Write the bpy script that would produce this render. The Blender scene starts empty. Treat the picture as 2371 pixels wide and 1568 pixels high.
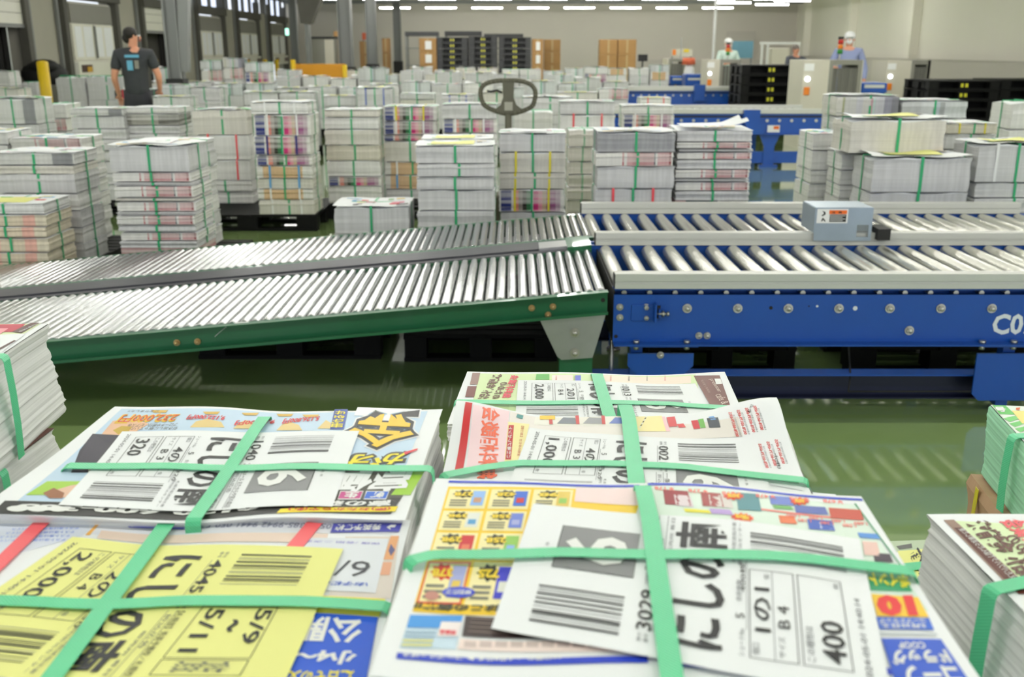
import bpy, bmesh, math, random
from mathutils import Vector, Matrix
random.seed(11)
R = random.Random(5)
SC = bpy.context.scene
COL = SC.collection
# ------------------------------------------------------------------ camera, world, exposure
FPX, CX, CY, YH, EYE = 2270.0, 1185.5, 784.0, 113.0, 1.5
PITCH = math.atan((CY - YH) / FPX)
CP, SP = math.cos(PITCH), math.sin(PITCH)
cam_d = bpy.data.cameras.new('camera')
cam_d.sensor_width = 36.0
cam_d.sensor_fit = 'HORIZONTAL'
cam_d.lens = FPX / 2371.0 * 36.0
cam_d.clip_start = 0.02
cam_d.clip_end = 200
cam_d.dof.use_dof = True
cam_d.dof.focus_distance = 1.75
cam_d.dof.aperture_fstop = 6.6
cam = bpy.data.objects.new('camera', cam_d)
cam.location = (0, 0, EYE)
cam.rotation_euler = (math.pi / 2 - PITCH, 0, 0)
COL.objects.link(cam)
SC.camera = cam
w = bpy.data.worlds.new('world')
w.use_nodes = True
w.node_tree.nodes['Background'].inputs[0].default_value = (0.86, 0.92, 1.0, 1)
w.node_tree.nodes['Background'].inputs[1].default_value = 1.2
SC.world = w
SC.view_settings.view_transform = 'Standard'
SC.view_settings.look = 'None'
SC.view_settings.gamma = 1
SC.view_settings.use_curve_mapping = False
SC.view_settings.exposure = 0.25
SC.cycles.max_bounces = 7
SC.cycles.diffuse_bounces = 4
SC.cycles.glossy_bounces = 4
SC.cycles.transmission_bounces = 2
SC.cycles.sample_clamp_indirect = 8
TUBE_POWER = 62.0

def ray(px, py):
    a = (px - CX) / FPX
    b = (py - CY) / FPX
    return Vector((a, CP - b * SP, -SP - b * CP))
def atz(px, py, z):
    d = ray(px, py)
    t = (z - EYE) / d.z
    return Vector((d.x * t, d.y * t, z))
def aty(px, py, y):
    d = ray(px, py)
    t = y / d.y
    return Vector((d.x * t, y, EYE + d.z * t))
def yat(s, z):                     # world Y of a point at height z seen at s pixels per metre
    return (FPX / s - (EYE - z) * SP) / CP
# ------------------------------------------------------------------ materials
def lin(c):
    c = c / 255.0
    return c / 12.92 if c <= 0.04045 else ((c + 0.055) / 1.055) ** 2.4
def rgb(r, g, b):
    return (lin(r), lin(g), lin(b), 1)
MATS = {}
def mat(name, col, rough=0.6, metal=0.0, vary=0.06, scale=8.0, bump=0.0, bscale=60.0, spec=0.5, emit=None, estr=0.0, coat=0.0, stretch=(1, 1, 1), trans=0.0, rvary=0.0):
    if name in MATS: return MATS[name]
    m = bpy.data.materials.new(name); m.use_nodes = True
    nt = m.node_tree; b = nt.nodes['Principled BSDF']
    b.inputs['Roughness'].default_value = rough
    b.inputs['Metallic'].default_value = metal
    b.inputs['Specular IOR Level'].default_value = spec
    b.inputs['Coat Weight'].default_value = coat
    b.inputs['Transmission Weight'].default_value = trans
    tc = nt.nodes.new('ShaderNodeTexCoord'); mp = nt.nodes.new('ShaderNodeMapping')
    mp.inputs['Scale'].default_value = stretch
    nt.links.new(tc.outputs['Object'], mp.inputs['Vector'])
    nz = nt.nodes.new('ShaderNodeTexNoise'); nz.inputs['Scale'].default_value = scale
    nz.inputs['Detail'].default_value = 4
    nt.links.new(mp.outputs[0], nz.inputs['Vector'])
    mx = nt.nodes.new('ShaderNodeMix'); mx.data_type = 'RGBA'
    lo = tuple(c * (1 - vary) for c in col[:3]) + (1,)
    hi = tuple(min(1, c * (1 + vary)) for c in col[:3]) + (1,)
    mx.inputs[6].default_value = lo; mx.inputs[7].default_value = hi
    nt.links.new(nz.outputs['Fac'], mx.inputs[0])
    nt.links.new(mx.outputs[2], b.inputs['Base Color'])
    if rvary:
        mr = nt.nodes.new('ShaderNodeMapRange')
        mr.inputs['To Min'].default_value = max(0.02, rough - rvary); mr.inputs['To Max'].default_value = rough + rvary
        nt.links.new(nz.outputs['Fac'], mr.inputs['Value']); nt.links.new(mr.outputs[0], b.inputs['Roughness'])
    if bump:
        n2 = nt.nodes.new('ShaderNodeTexNoise'); n2.inputs['Scale'].default_value = bscale
        nt.links.new(mp.outputs[0], n2.inputs['Vector'])
        bp = nt.nodes.new('ShaderNodeBump'); bp.inputs['Strength'].default_value = bump; bp.inputs['Distance'].default_value = 0.01
        nt.links.new(n2.outputs['Fac'], bp.inputs['Height']); nt.links.new(bp.outputs[0], b.inputs['Normal'])
    if emit:
        b.inputs['Emission Color'].default_value = emit; b.inputs['Emission Strength'].default_value = estr
    MATS[name] = m
    return m

def edge_mat(name, base, segs=None, rows=0.0, vary=0.12, lines=900.0, coarse=26.0, bmp=0.35):
    """Edges of a paper stack: fine sheet lines, faint vertical bands where the print bleeds, optional coloured bands across the width."""
    if name in MATS: return MATS[name]
    m = bpy.data.materials.new(name); m.use_nodes = True
    nt = m.node_tree; b = nt.nodes['Principled BSDF']; L = nt.links.new
    b.inputs['Roughness'].default_value = 0.85; b.inputs['Specular IOR Level'].default_value = 0.15
    tc = nt.nodes.new('ShaderNodeTexCoord')
    def noise(scale, sx, sy, sz, src='Object'):
        mp = nt.nodes.new('ShaderNodeMapping'); mp.inputs['Scale'].default_value = (sx, sy, sz)
        L(tc.outputs[src], mp.inputs['Vector'])
        n = nt.nodes.new('ShaderNodeTexNoise'); n.inputs['Scale'].default_value = scale; n.inputs['Detail'].default_value = 2
        L(mp.outputs[0], n.inputs['Vector']); return n
    v = noise(1.0, coarse * 2.2, coarse * 2.2, 1.2)
    h = noise(1.0, 2.0, 2.0, lines)
    def ramp(pos_cols, interp='LINEAR'):
        r = nt.nodes.new('ShaderNodeValToRGB'); r.color_ramp.interpolation = interp
        e = r.color_ramp.elements
        while len(e) > 1: e.remove(e[-1])
        e[0].position, e[0].color = pos_cols[0]
        for p, c in pos_cols[1:]:
            k = e.new(p); k.color = c
        return r
    col = None
    if segs:
        sep = nt.nodes.new('ShaderNodeSeparateXYZ'); L(tc.outputs['Generated'], sep.inputs[0])
        rp = ramp(segs, 'CONSTANT'); L(sep.outputs[0], rp.inputs[0])
        # white sheets interleave the printed ones
        hr = noise(1.0, 1.0, 1.0, 70.0 if not rows else rows)
        r2 = ramp([(0.44, (0, 0, 0, 1)), (0.56, (1, 1, 1, 1))]); L(hr.outputs['Fac'], r2.inputs[0])
        mx = nt.nodes.new('ShaderNodeMix'); mx.data_type = 'RGBA'; mx.inputs[7].default_value = base
        if rows:
            mm = nt.nodes.new('ShaderNodeMath'); mm.operation = 'MULTIPLY'; mm.inputs[1].default_value = 0.5
            L(r2.outputs[0], mm.inputs[0]); L(mm.outputs[0], mx.inputs[0])
        else:
            mx.inputs[0].default_value = 0.25
        L(rp.outputs[0], mx.inputs[6]); col = mx.outputs[2]
    def mul(a, node, lo, hi):
        mr = nt.nodes.new('ShaderNodeMapRange'); mr.inputs['From Min'].default_value = 0.3; mr.inputs['From Max'].default_value = 0.7
        mr.inputs['To Min'].default_value = lo; mr.inputs['To Max'].default_value = hi
        L(node.outputs['Fac'], mr.inputs['Value'])
        mx = nt.nodes.new('ShaderNodeMix'); mx.data_type = 'RGBA'; mx.blend_type = 'MULTIPLY'; mx.inputs[0].default_value = 1
        cc = nt.nodes.new('ShaderNodeCombineColor')
        for i in range(3): L(mr.outputs[0], cc.inputs[i])
        if a is None: mx.inputs[6].default_value = base
        else: L(a, mx.inputs[6])
        L(cc.outputs[0], mx.inputs[7]); return mx.outputs[2]
    col = mul(col, v, 1 - vary, 1.0)
    col = mul(col, h, 0.86, 1.03)
    L(col, b.inputs['Base Color'])
    bp = nt.nodes.new('ShaderNodeBump'); bp.inputs['Strength'].default_value = bmp; bp.inputs['Distance'].default_value = 0.003
    L(h.outputs['Fac'], bp.inputs['Height']); L(bp.outputs[0], b.inputs['Normal'])
    MATS[name] = m
    return m
WHITE = (0.80, 0.79, 0.775, 1)
# ------------------------------------------------------------------ mesh building
def wloc(o):
    v = Vector((0, 0, 0))
    while o is not None:
        v += o.location; o = o.parent
    return v
def thing(name, label, cat, loc=(0, 0, 0), group=None, rotz=0.0):
    o = bpy.data.objects.new(name, None); COL.objects.link(o)
    o.empty_display_size = 0.1
    o.location = loc; o.rotation_euler = (0, 0, rotz)
    o['label'] = label; o['category'] = cat
    if group: o['group'] = group
    return o
class MB:
    def __init__(s):
        s.v = []; s.f = []; s.m = []; s.mats = []; s.sm = []
    def mi(s, m):
        if m not in s.mats: s.mats.append(m)
        return s.mats.index(m)
    def face(s, idx, m, smooth=False):
        s.f.append(tuple(idx)); s.m.append(s.mi(m)); s.sm.append(smooth)
    def add(s, vs, fs, m, smooth=False):
        n = len(s.v); s.v += [tuple(v) for v in vs]
        for f in fs: s.face([n + i for i in f], m, smooth)
        return n
    def box(s, c, d, m, bev=0.0):
        x, y, z = c; a, b, e = d[0] / 2, d[1] / 2, d[2] / 2
        if bev <= 0:
            vs = [(x + i * a, y + j * b, z + k * e) for i in (-1, 1) for j in (-1, 1) for k in (-1, 1)]
            s.add(vs, [(0, 1, 3, 2), (4, 6, 7, 5), (0, 4, 5, 1), (2, 3, 7, 6), (0, 2, 6, 4), (1, 5, 7, 3)], m)
        else:
            bm = bmesh.new(); bmesh.ops.create_cube(bm, size=1)
            for v in bm.verts: v.co = Vector((x + v.co.x * d[0], y + v.co.y * d[1], z + v.co.z * d[2]))
            bmesh.ops.bevel(bm, geom=bm.edges[:] + bm.verts[:], offset=bev, segments=2, affect='EDGES', profile=0.5)
            s.bm(bm, m, False)
    def bm(s, bm, m, smooth=False):
        bm.verts.index_update()
        s.add([v.co[:] for v in bm.verts], [[v.index for v in f.verts] for f in bm.faces], m, smooth)
        bm.free()
    def box2(s, lo, hi, m, bev=0.0):
        s.box([(a + b) / 2 for a, b in zip(lo, hi)], [abs(b - a) for a, b in zip(lo, hi)], m, bev)
    def cyl(s, p0, p1, r, m, n=16, r1=None, caps=True, smooth=True):
        p0, p1 = Vector(p0), Vector(p1); r1 = r if r1 is None else r1
        ax = (p1 - p0).normalized(); t = Vector((0, 0, 1)) if abs(ax.z) < 0.9 else Vector((1, 0, 0))
        u = ax.cross(t).normalized(); w_ = ax.cross(u)
        vs = []
        for p, rr in ((p0, r), (p1, r1)):
            for k in range(n):
                a = 2 * math.pi * k / n; vs.append(p + u * math.cos(a) * rr + w_ * math.sin(a) * rr)
        b0 = s.add(vs, [(k, (k + 1) % n, n + (k + 1) % n, n + k) for k in range(n)], m, smooth)
        if caps:
            s.face([b0 + k for k in range(n)][::-1], m); s.face([b0 + n + k for k in range(n)], m)
    def tube(s, pts, r, m, n=10):
        for a, b in zip(pts[:-1], pts[1:]): s.cyl(a, b, r, m, n)
        for p in pts[1:-1]: s.ball(p, r, m, 8, 5)
    def ball(s, c, r, m, n=12, k=8, sc=(1, 1, 1)):
        vs = [(c[0], c[1], c[2] + r * sc[2])]
        for i in range(1, k):
            t = math.pi * i / k
            for j in range(n):
                a = 2 * math.pi * j / n
                vs.append((c[0] + r * sc[0] * math.sin(t) * math.cos(a), c[1] + r * sc[1] * math.sin(t) * math.sin(a), c[2] + r * sc[2] * math.cos(t)))
        vs.append((c[0], c[1], c[2] - r * sc[2]))
        fs = [(0, 1 + j, 1 + (j + 1) % n) for j in range(n)]
        for i in range(k - 2):
            o = 1 + i * n
            fs += [(o + j, o + n + j, o + n + (j + 1) % n, o + (j + 1) % n) for j in range(n)]
        o = 1 + (k - 2) * n; e = len(vs) - 1
        fs += [(o + j, e, o + (j + 1) % n) for j in range(n)]
        s.add(vs, fs, m, True)
    def prism(s, pts, a, b, m, axis='y'):
        """closed outline pts (2D) swept from a to b along the axis"""
        def P(p, t):
            if axis == 'y': return (p[0], t, p[1])
            if axis == 'x': return (t, p[0], p[1])
            return (p[0], p[1], t)
        n = len(pts)
        vs = [P(p, a) for p in pts] + [P(p, b) for p in pts]
        s.add(vs, [list(range(n)), list(range(2 * n - 1, n - 1, -1))] + [(k, n + k, n + (k + 1) % n, (k + 1) % n) for k in range(n)], m)
    def build(s, name, parent=None, rel=False, bevel=0.0):
        me = bpy.data.meshes.new(name)
        off = Vector((0, 0, 0)) if (parent is None or rel) else wloc(parent)
        me.from_pydata([(v[0] - off.x, v[1] - off.y, v[2] - off.z) for v in s.v], [], s.f)
        for m in s.mats: me.materials.append(m)
        me.polygons.foreach_set('material_index', s.m)
        me.polygons.foreach_set('use_smooth', s.sm)
        me.update()
        o = bpy.data.objects.new(name, me); COL.objects.link(o)
        if parent is not None: o.parent = parent
        if bevel:
            b = o.modifiers.new('bevel', 'BEVEL'); b.width = bevel; b.segments = 2; b.limit_method = 'ANGLE'
        return o
def tag(o, label, cat, group=None, kind=None):
    o['label'] = label; o['category'] = cat
    if group: o['group'] = group
    if kind: o['kind'] = kind
    return o
def struct(name, mb):
    o = mb.build(name); o['kind'] = 'structure'; return o
def copy_tree(o, parent=None):
    c = o.copy(); COL.objects.link(c); c.parent = parent
    for ch in list(o.children): copy_tree(ch, c)
    return c
# text outlines as flat polygons, normalised to 0..1 in both directions
_TX = {}; _BB = {}
def text_mesh(body, off=0.0, cx=0, cy=0):
    k = (body, off, cx, cy)
    if k not in _TX:
        c = bpy.data.curves.new('lettering', 'FONT'); c.body = body; c.offset = off; c.resolution_u = 2
        o = bpy.data.objects.new('lettering', c); me = bpy.data.meshes.new_from_object(o)
        vs = [(v.co.x, v.co.y) for v in me.vertices]; fs = [list(p.vertices) for p in me.polygons]
        bpy.data.objects.remove(o); bpy.data.curves.remove(c); bpy.data.meshes.remove(me)
        if off and (body, 0.0) not in _BB: text_mesh(body)
        xs = [v[0] for v in vs]; ys = [v[1] for v in vs]
        if not off: _BB[(body, 0.0)] = (min(xs), max(xs), min(ys), max(ys))
        x0, x1, y0, y1 = _BB[(body, 0.0)]                  # heavier cuts share the box of the plain one
        vs = [((x - x0) / (x1 - x0), (y - y0) / (y1 - y0)) for x, y in vs]
        if cx > 1 or cy > 1:                               # cut the glyphs finely so they can follow a curved sheet
            bm = bmesh.new(); bv = [bm.verts.new((x, y, 0)) for x, y in vs]
            for f in fs:
                try: bm.faces.new([bv[i] for i in f])
                except ValueError: pass
            for n_, ax in ((cx, 0), (cy, 1)):
                for j in range(1, n_):
                    co = [0, 0, 0]; no = [0, 0, 0]; co[ax] = j / n_; no[ax] = 1
                    bmesh.ops.bisect_plane(bm, geom=bm.verts[:] + bm.edges[:] + bm.faces[:], plane_co=co, plane_no=no)
            bm.verts.index_update(); vs = [(v.co.x, v.co.y) for v in bm.verts]; fs = [[v.index for v in f.verts] for f in bm.faces]; bm.free()
        _TX[k] = (vs, fs)
    return _TX[k]
# ------------------------------------------------------------------ room shell
m_wall = mat('painted_wall', rgb(240, 236, 224), 0.75, vary=0.03, scale=0.8, stretch=(1, 1, 0.15))
m_wall_low = mat('grey_wall_panel', rgb(196, 190, 182), 0.7, vary=0.03, scale=1)
m_ceil = mat('ceiling_board', rgb(226, 224, 214), 0.9, vary=0.05, scale=1)
m_steel = mat('grey_painted_steel', rgb(128, 130, 128), 0.5, vary=0.06, scale=3)
m_dark = mat('dark_rubber', rgb(34, 34, 34), 0.7, vary=0.15)
m_darkgrey = mat('dock_frame_grey', rgb(88, 86, 78), 0.7, vary=0.2, scale=4)
def floor_mat():
    m = bpy.data.materials.new('green_epoxy_floor'); m.use_nodes = True
    nt = m.node_tree; b = nt.nodes['Principled BSDF']; L = nt.links.new
    tc = nt.nodes.new('ShaderNodeTexCoord')
    n = nt.nodes.new('ShaderNodeTexNoise'); n.inputs['Scale'].default_value = 1.3; n.inputs['Detail'].default_value = 8
    L(tc.outputs['Object'], n.inputs['Vector'])
    r = nt.nodes.new('ShaderNodeValToRGB'); r.color_ramp.elements[0].color = (0.225, 0.330, 0.112, 1); r.color_ramp.elements[1].color = (0.275, 0.385, 0.150, 1)
    r.color_ramp.elements[0].position = 0.3; r.color_ramp.elements[1].position = 0.7
    L(n.outputs['Fac'], r.inputs[0]); L(r.outputs[0], b.inputs['Base Color'])
    mr = nt.nodes.new('ShaderNodeMapRange'); mr.inputs['To Min'].default_value = 0.05; mr.inputs['To Max'].default_value = 0.12
    n2 = nt.nodes.new('ShaderNodeTexNoise'); n2.inputs['Scale'].default_value = 5; n2.inputs['Detail'].default_value = 6
    L(tc.outputs['Object'], n2.inputs['Vector']); L(n2.outputs['Fac'], mr.inputs['Value']); L(mr.outputs[0], b.inputs['Roughness'])
    b.inputs['Specular IOR Level'].default_value = 0.6; b.inputs['Coat Weight'].default_value = 1.0; b.inputs['Coat Roughness'].default_value = 0.04; b.inputs['Coat IOR'].default_value = 1.6
    n3 = nt.nodes.new('ShaderNodeTexNoise'); n3.inputs['Scale'].default_value = 9
    L(tc.outputs['Object'], n3.inputs['Vector'])
    bp = nt.nodes.new('ShaderNodeBump'); bp.inputs['Strength'].default_value = 0.02; bp.inputs['Distance'].default_value = 0.01
    L(n3.outputs['Fac'], bp.inputs['Height']); L(bp.outputs[0], b.inputs['Normal'])
    return m
XL, XR, YB, YN, ZC = -9.3, 11.9, 43.0, -4.0, 3.4
mb = MB(); mb.box2((XL - 5, YN, -0.1), (XR + 0.2, YB + 0.2, 0), floor_mat()); struct('floor', mb)
mb = MB(); mb.box2((XL - 0.2, YN, ZC), (XR + 0.2, YB + 0.2, ZC + 0.15), m_ceil)
for k in range(9): mb.box2((XL, 2 + k * 5.0, ZC - 0.14), (XR, 2.2 + k * 5.0, ZC), m_steel)
struct('ceiling', mb)
mb = MB(); mb.box2((XL - 0.2, YB, 0), (XR + 0.2, YB + 0.2, ZC), mat('back_wall_paint', rgb(206, 200, 190), 0.75, vary=0.03, scale=0.8)); struct('wall_back', mb)
mb = MB(); mb.box2((XR, YN, 0), (XR + 0.2, YB, ZC), m_wall)
for y in (30.0, 35.5, 41.0): mb.box2((XR - 0.25, y, 0), (XR, y + 0.35, ZC), m_wall)
struct('wall_right', mb)
mb = MB(); mb.box2((XR - 0.45, 12, 0), (XR - 0.3, 42.5, 1.2), m_wall_low); mb.box2((XR - 0.47, 12, 1.2), (XR - 0.28, 42.5, 1.225), m_wall_low)
struct('trim_1', mb)
mb = MB(); mb.box2((4.9, 42.8, 0), (XR - 0.3, YB, 1.06), m_wall_low); struct('trim_2', mb)
mb = MB(); mb.box2((9.0, 42.9, 0), (10.2, YB, 2.2), m_wall_low); struct('door_1', mb)
# left wall with loading docks every 4.15 m: pilasters, lintels, daylight windows above the far ones
DOCK = [9.25 + 4.45 * k for k in range(8)]          # centres
m_pil = mat('pilaster_cream', rgb(176, 172, 158), 0.7, vary=0.1, scale=2)
mb = MB()
mb.box2((XL - 0.3, YN, 0), (XL, DOCK[0] - 1.4, ZC), m_pil)
for k, y in enumerate(DOCK):
    y2 = DOCK[k + 1] - 1.4 if k < 7 else YB
    mb.box2((XL - 0.3, y + 1.4, 0), (XL, y2, 2.75 if y2 > 27 else ZC), m_pil)
    mb.box2((XL - 0.3, y - 1.4, 2.55), (XL, y + 1.4, 2.75 if y > 25 else ZC), m_darkgrey)
    mb.box2((XL - 0.3, y - 1.4, 0), (XL, y + 1.4, 0.25), m_darkgrey)
mb.box2((XL - 0.3, 25, ZC - 0.06), (XL, YB, ZC), m_darkgrey)
struct('wall_left', mb)
for k, y in enumerate(DOCK):
    mb = MB()
    for s_ in (-1, 1):
        mb.box2((XL - 0.05, y + s_ * 1.38 - 0.09, 0.0), (XL + 0.14, y + s_ * 1.38 + 0.09, 3.1), m_darkgrey)
        mb.box2((XL + 0.02, y + s_ * 1.62 - 0.03, 0.6), (XL + 0.08, y + s_ * 1.62 + 0.03, 3.3), m_steel)
    mb.box2((XL - 0.05, y - 1.45, 2.5), (XL + 0.2, y + 1.45, 2.72), m_darkgrey)
    struct('trim_%d' % (3 + k), mb)
m_win = mat('daylight_pane', rgb(205, 215, 245), 0.4, emit=(0.75, 0.83, 1.0, 1), estr=1.1)
for k in range(4):
    y = 28.6 + k * 3.95
    mb = MB()
    mb.box2((XL - 0.2, y - 1.4, 2.76), (XL - 0.15, y + 1.5, ZC - 0.06), m_win)
    for q in range(4): mb.box2((XL - 0.22, y - 1.45 + q * 0.96, 2.75), (XL - 0.05, y - 1.36 + q * 0.96, ZC - 0.06), m_darkgrey)
    struct('window_%d' % (k + 1), mb)
# ------------------------------------------------------------------ ceiling lights
m_tube = mat('fluorescent_tube', (1, 1, 1, 1), 0.5, emit=(1.0, 0.985, 0.95, 1), estr=TUBE_POWER)
m_hous = mat('light_housing', rgb(225, 225, 222), 0.5)
lt = thing('ceiling_light', 'white fluorescent ceiling light hanging in a row under the ceiling', 'ceiling light', (0, 0, 3.03), 'rows of ceiling lights')
mb = MB()
mb.prism([(-0.07, 0.0), (0.07, 0.0), (0.035, 0.045), (-0.035, 0.045)], -0.6, 0.6, m_hous, 'x'); mb.build('housing', lt, rel=True)
mb = MB(); mb.cyl((-0.58, 0, -0.012), (0.58, 0, -0.012), 0.019, m_tube, 10); mb.build('tube', lt, rel=True)
mb = MB()
for q in (-0.4, 0.4): mb.cyl((q, 0, 0.045), (q, 0, ZC - 3.03), 0.006, m_steel, 6)
mb.build('hanger', lt, rel=True)
first = True
for r_, y in enumerate((1.0, 4.2, 7.4, 10.6, 13.8, 17.0, 20.2, 23.4, 26.6, 29.8, 33.0, 39.9)):
    for k in range(9):
        x = -6.3 + 1.78 * k + (0.35 if r_ == 10 else 0)
        if y > 29 and x < -6.2: continue
        o = lt if first else copy_tree(lt)
        first = False
        o.location = (x, y, 3.03)
for x, y in ((9.3, 37), (7.6, 35.5), (9.2, 34.0), (10.4, 30.5)):
    o = copy_tree(lt); o.location = (x, y, 3.03)
# ------------------------------------------------------------------ columns
def column(x, y, wd, label, brace=False):
    t = thing('steel_column', label, 'column', (x, y, 0), 'steel columns between the docks and the stacks')
    mb = MB(); mb.box2((x - wd / 2, y - 0.02, 0.0), (x + wd / 2, y + 0.02, ZC), m_steel)
    mb.box2((x - wd / 2, y - wd / 2, 0.0), (x - wd / 2 + 0.03, y + wd / 2, ZC), m_steel); mb.box2((x + wd / 2 - 0.03, y - wd / 2, 0.0), (x + wd / 2, y + wd / 2, ZC), m_steel)
    mb.build('post', t)
    mb = MB(); mb.box2((x - wd / 2 - 0.03, y - wd / 2 - 0.03, 0), (x + wd / 2 + 0.03, y + wd / 2 + 0.03, 1.05), m_dark); mb.build('rubber_guard', t)
    if brace:
        mb = MB(); mb.prism([(x + 0.08, 1.15), (x + 0.2, 1.15), (x + 0.42, ZC), (x + 0.2, ZC)], y - 0.08, y + 0.08, m_steel); mb.build('brace', t)
column(-5.27, 15.95, 0.21, 'grey double steel column with black base behind the man in charcoal', True)
column(-4.3, 26.5, 0.34, 'wide grey steel column right of the orange barrier', False)
column(-4.3, 31.4, 0.3, 'grey steel column in front of the tall cardboard stacks', False)
column(-4.3, 38.5, 0.27, 'slimmest grey steel column left of the black pallet towers', False)
column(-7.0, 33.0, 0.22, 'thin grey steel column left of the orange barrier', False)
# ------------------------------------------------------------------ blue powered roller conveyor in the middle distance
m_blue = mat('blue_painted_steel', rgb(9, 76, 168), 0.40, vary=0.05, scale=14, coat=0.15, bump=0.02, bscale=400)
m_rail = mat('aluminium_guide_rail', rgb(205, 205, 200), 0.45, metal=0.25, vary=0.04, scale=3)
m_roll = mat('zinc_roller', (0.66, 0.65, 0.60, 1), 0.27, metal=0.8, vary=0.04, scale=5)
m_zinc = mat('zinc_bolt', (0.52, 0.50, 0.46, 1), 0.32, metal=0.9, vary=0.15, scale=60)
m_rubber = mat('bolt_hole', rgb(28, 26, 24), 0.7)
m_whitepaint = mat('white_stencil_paint', rgb(232, 236, 242), 0.5)
m_navy = mat('navy_beam_shade', rgb(9, 18, 52), 0.45, vary=0.05)  # blue beam steel with the shade inside its channel painted in
YF, YM, YR2 = 3.94, 4.845, 5.80
XB0, XB1 = aty(1421, 700, YF).x, 3.25
conv = thing('roller_conveyor', 'two lane blue roller conveyor with C07 on its side, nearest of the blue conveyors', 'conveyor', (1.8, 4.9, 0))
def frame(name, x0, x1, y, z0, z1, face, parent, mm):
    """C channel standing on edge; its web faces `face` (-1 = towards the viewer)."""
    mb = MB()
    mb.box2((x0, y - 0.004, z0), (x1, y + 0.004, z1), mm)
    mb.box2((x0, y, z0), (x1, y + face * 0.045, z0 + 0.006), mm)
    mb.box2((x0, y, z1 - 0.006), (x1, y + face * 0.03, z1), mm)
    return mb.build(name, parent)
zf0 = aty(1700, 790, YF).z; zf1 = 0.556
mb = MB()                                            # near side plate: upper lip, recessed roller slot, web, bottom flange
zs = aty(1700, 682, YF).z
mb.box2((XB0, YF - 0.006, zf0 + 0.0), (XB1, YF + 0.004, zs), m_blue)
mb.box2((XB0, YF + 0.05, zs - 0.03), (XB1, YF + 0.055, zf1), m_blue); mb.box2((XB0, YF, zs - .03), (XB1, YF + .05, zs - .026), m_blue)
mb.box2((XB0, YF - 0.022, zf1 - 0.008), (XB1, YF + 0.055, zf1), m_blue)
mb.box2((XB0, YF - 0.004, zs - 0.004), (XB1, YF + 0.02, zs), m_blue)
mb.box2((XB0, YF - 0.058, zf0 - 0.006), (XB1, YF + 0.004, zf0), m_blue)
mb.box2((XB0, YF + 0.004, 0.32), (XB0 + 0.004, YM + 0.02, 0.54), m_dark)
sf = mb.build('side_frame', conv)
for y in (YM - 0.02, YM + 0.07, YR2): frame('side_frame', XB0 - 0.03, XB1, y, 0.33, 0.558, 1, conv, m_blue)
for x0, x1, y, z0 in ((XB0, XB1, YF - 0.028, 0.557), (XB0 - 0.005, XB1, YM - 0.03, 0.562), (XB0 - 0.01, aty(2360, 480, YR2).x, YR2 - 0.01, 0.562)):
    mb = MB()
    mb.box2((x0, y, z0), (x1, y + 0.055, z0 + 0.062), m_rail)
    mb.box2((x0, y - 0.006, z0), (x1, y, z0 + 0.02), m_rail); mb.box2((x0, y - 0.006, z0 + 0.033), (x1, y, z0 + 0.062), m_rail)
    mb.box2((x0 - 0.004, y - 0.004, z0 + 0.002), (x0, y + 0.052, z0 + 0.058), m_dark)
    mb.build('guide_rail', conv)
def roller_mesh(name, y0, y1, r, m, shaft, sl=.022):
    mb = MB(); mb.cyl((0, y0, 0), (0, y1, 0), r, m, 24, caps=False)
    for y, s_ in ((y0, -1), (y1, 1)):
        mb.cyl((0, y, 0), (0, y + s_ * 0.005, 0), r, m, 24, r1=r * 0.8)
        mb.cyl((0, y + s_ * 0.005, 0), (0, y + s_ * sl, 0), 0.006, shaft, 8)
    o = mb.build(name); me = o.data; bpy.data.objects.remove(o); return me
PB = 0.1058
rz = 0.53
for me, yy in ((roller_mesh('roller', YF + 0.06, YM - 0.045, 0.0335, m_roll, m_zinc), 0), (roller_mesh('roller', YM + 0.095, YR2 - 0.028, 0.0335, m_roll, m_zinc), 1)):
    xs = aty(1446, 675, YF).x if yy == 0 else aty(1446, 675, YF).x - 0.01
    for k in range(27):
        o = bpy.data.objects.new('roller', me); COL.objects.link(o); o.parent = conv
        o.location = Vector((xs + k * PB, 0, rz)) - Vector((1.8, 4.9, 0))
mb = MB()
for k in range(27): mb.cyl((aty(1446, 675, YF).x + k * PB, YF + 0.052, rz), (aty(1446, 675, YF).x + k * PB, YF + 0.008, rz), 0.0105, m_zinc, 12)
o = mb.build('axle_ends', conv)
def bolt(p, r, parent, m=m_zinc, hexr=0.72):
    mb = MB()
    mb.cyl((p.x, p.y, p.z), (p.x, p.y - 0.004, p.z), r, m, 16)
    mb.cyl((p.x, p.y - 0.004, p.z), (p.x, p.y - 0.016, p.z), r * hexr, m, 6, smooth=False)
    mb.ball((p.x, p.y - 0.016, p.z), r * 0.55, m, 10, 5, (1, 0.5, 1))
    return mb.build('bolt', parent)
for px, py, r in [(1591, 714, .0195), (1708, 714, .0195), (1825, 714, .0195), (1942, 714, .0195), (2060, 714, .0195), (2178, 714, .0195), (2296, 714, .0195), (2105, 765, .0195), (2413, 714, .0195),
                  (1435, 711, .0145), (1435, 735, .0145), (1496, 711, .0145), (1496, 735, .0145), (1618, 777, .0145), (1637, 777, .0145)]:
    p = aty(px, py, YF - 0.006); bolt(p, r, conv)
mb = MB()
for px, py, r in [(1426, 779, .008), (1785, 713, .0075), (1873, 709, .003)]:
    p = aty(px, py, YF - 0.0065); mb.cyl((p.x, p.y, p.z), (p.x, p.y - 0.0015, p.z), r, m_rubber, 12)
for px, py, r in [(1892, 709, .005), (1980, 714, .0095)]:
    p = aty(px, py, YF - 0.0065); mb.cyl((p.x, p.y, p.z), (p.x, p.y - 0.0015, p.z), r, m_whitepaint, 12)
mb.build('hole_plugs', conv)
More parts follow.
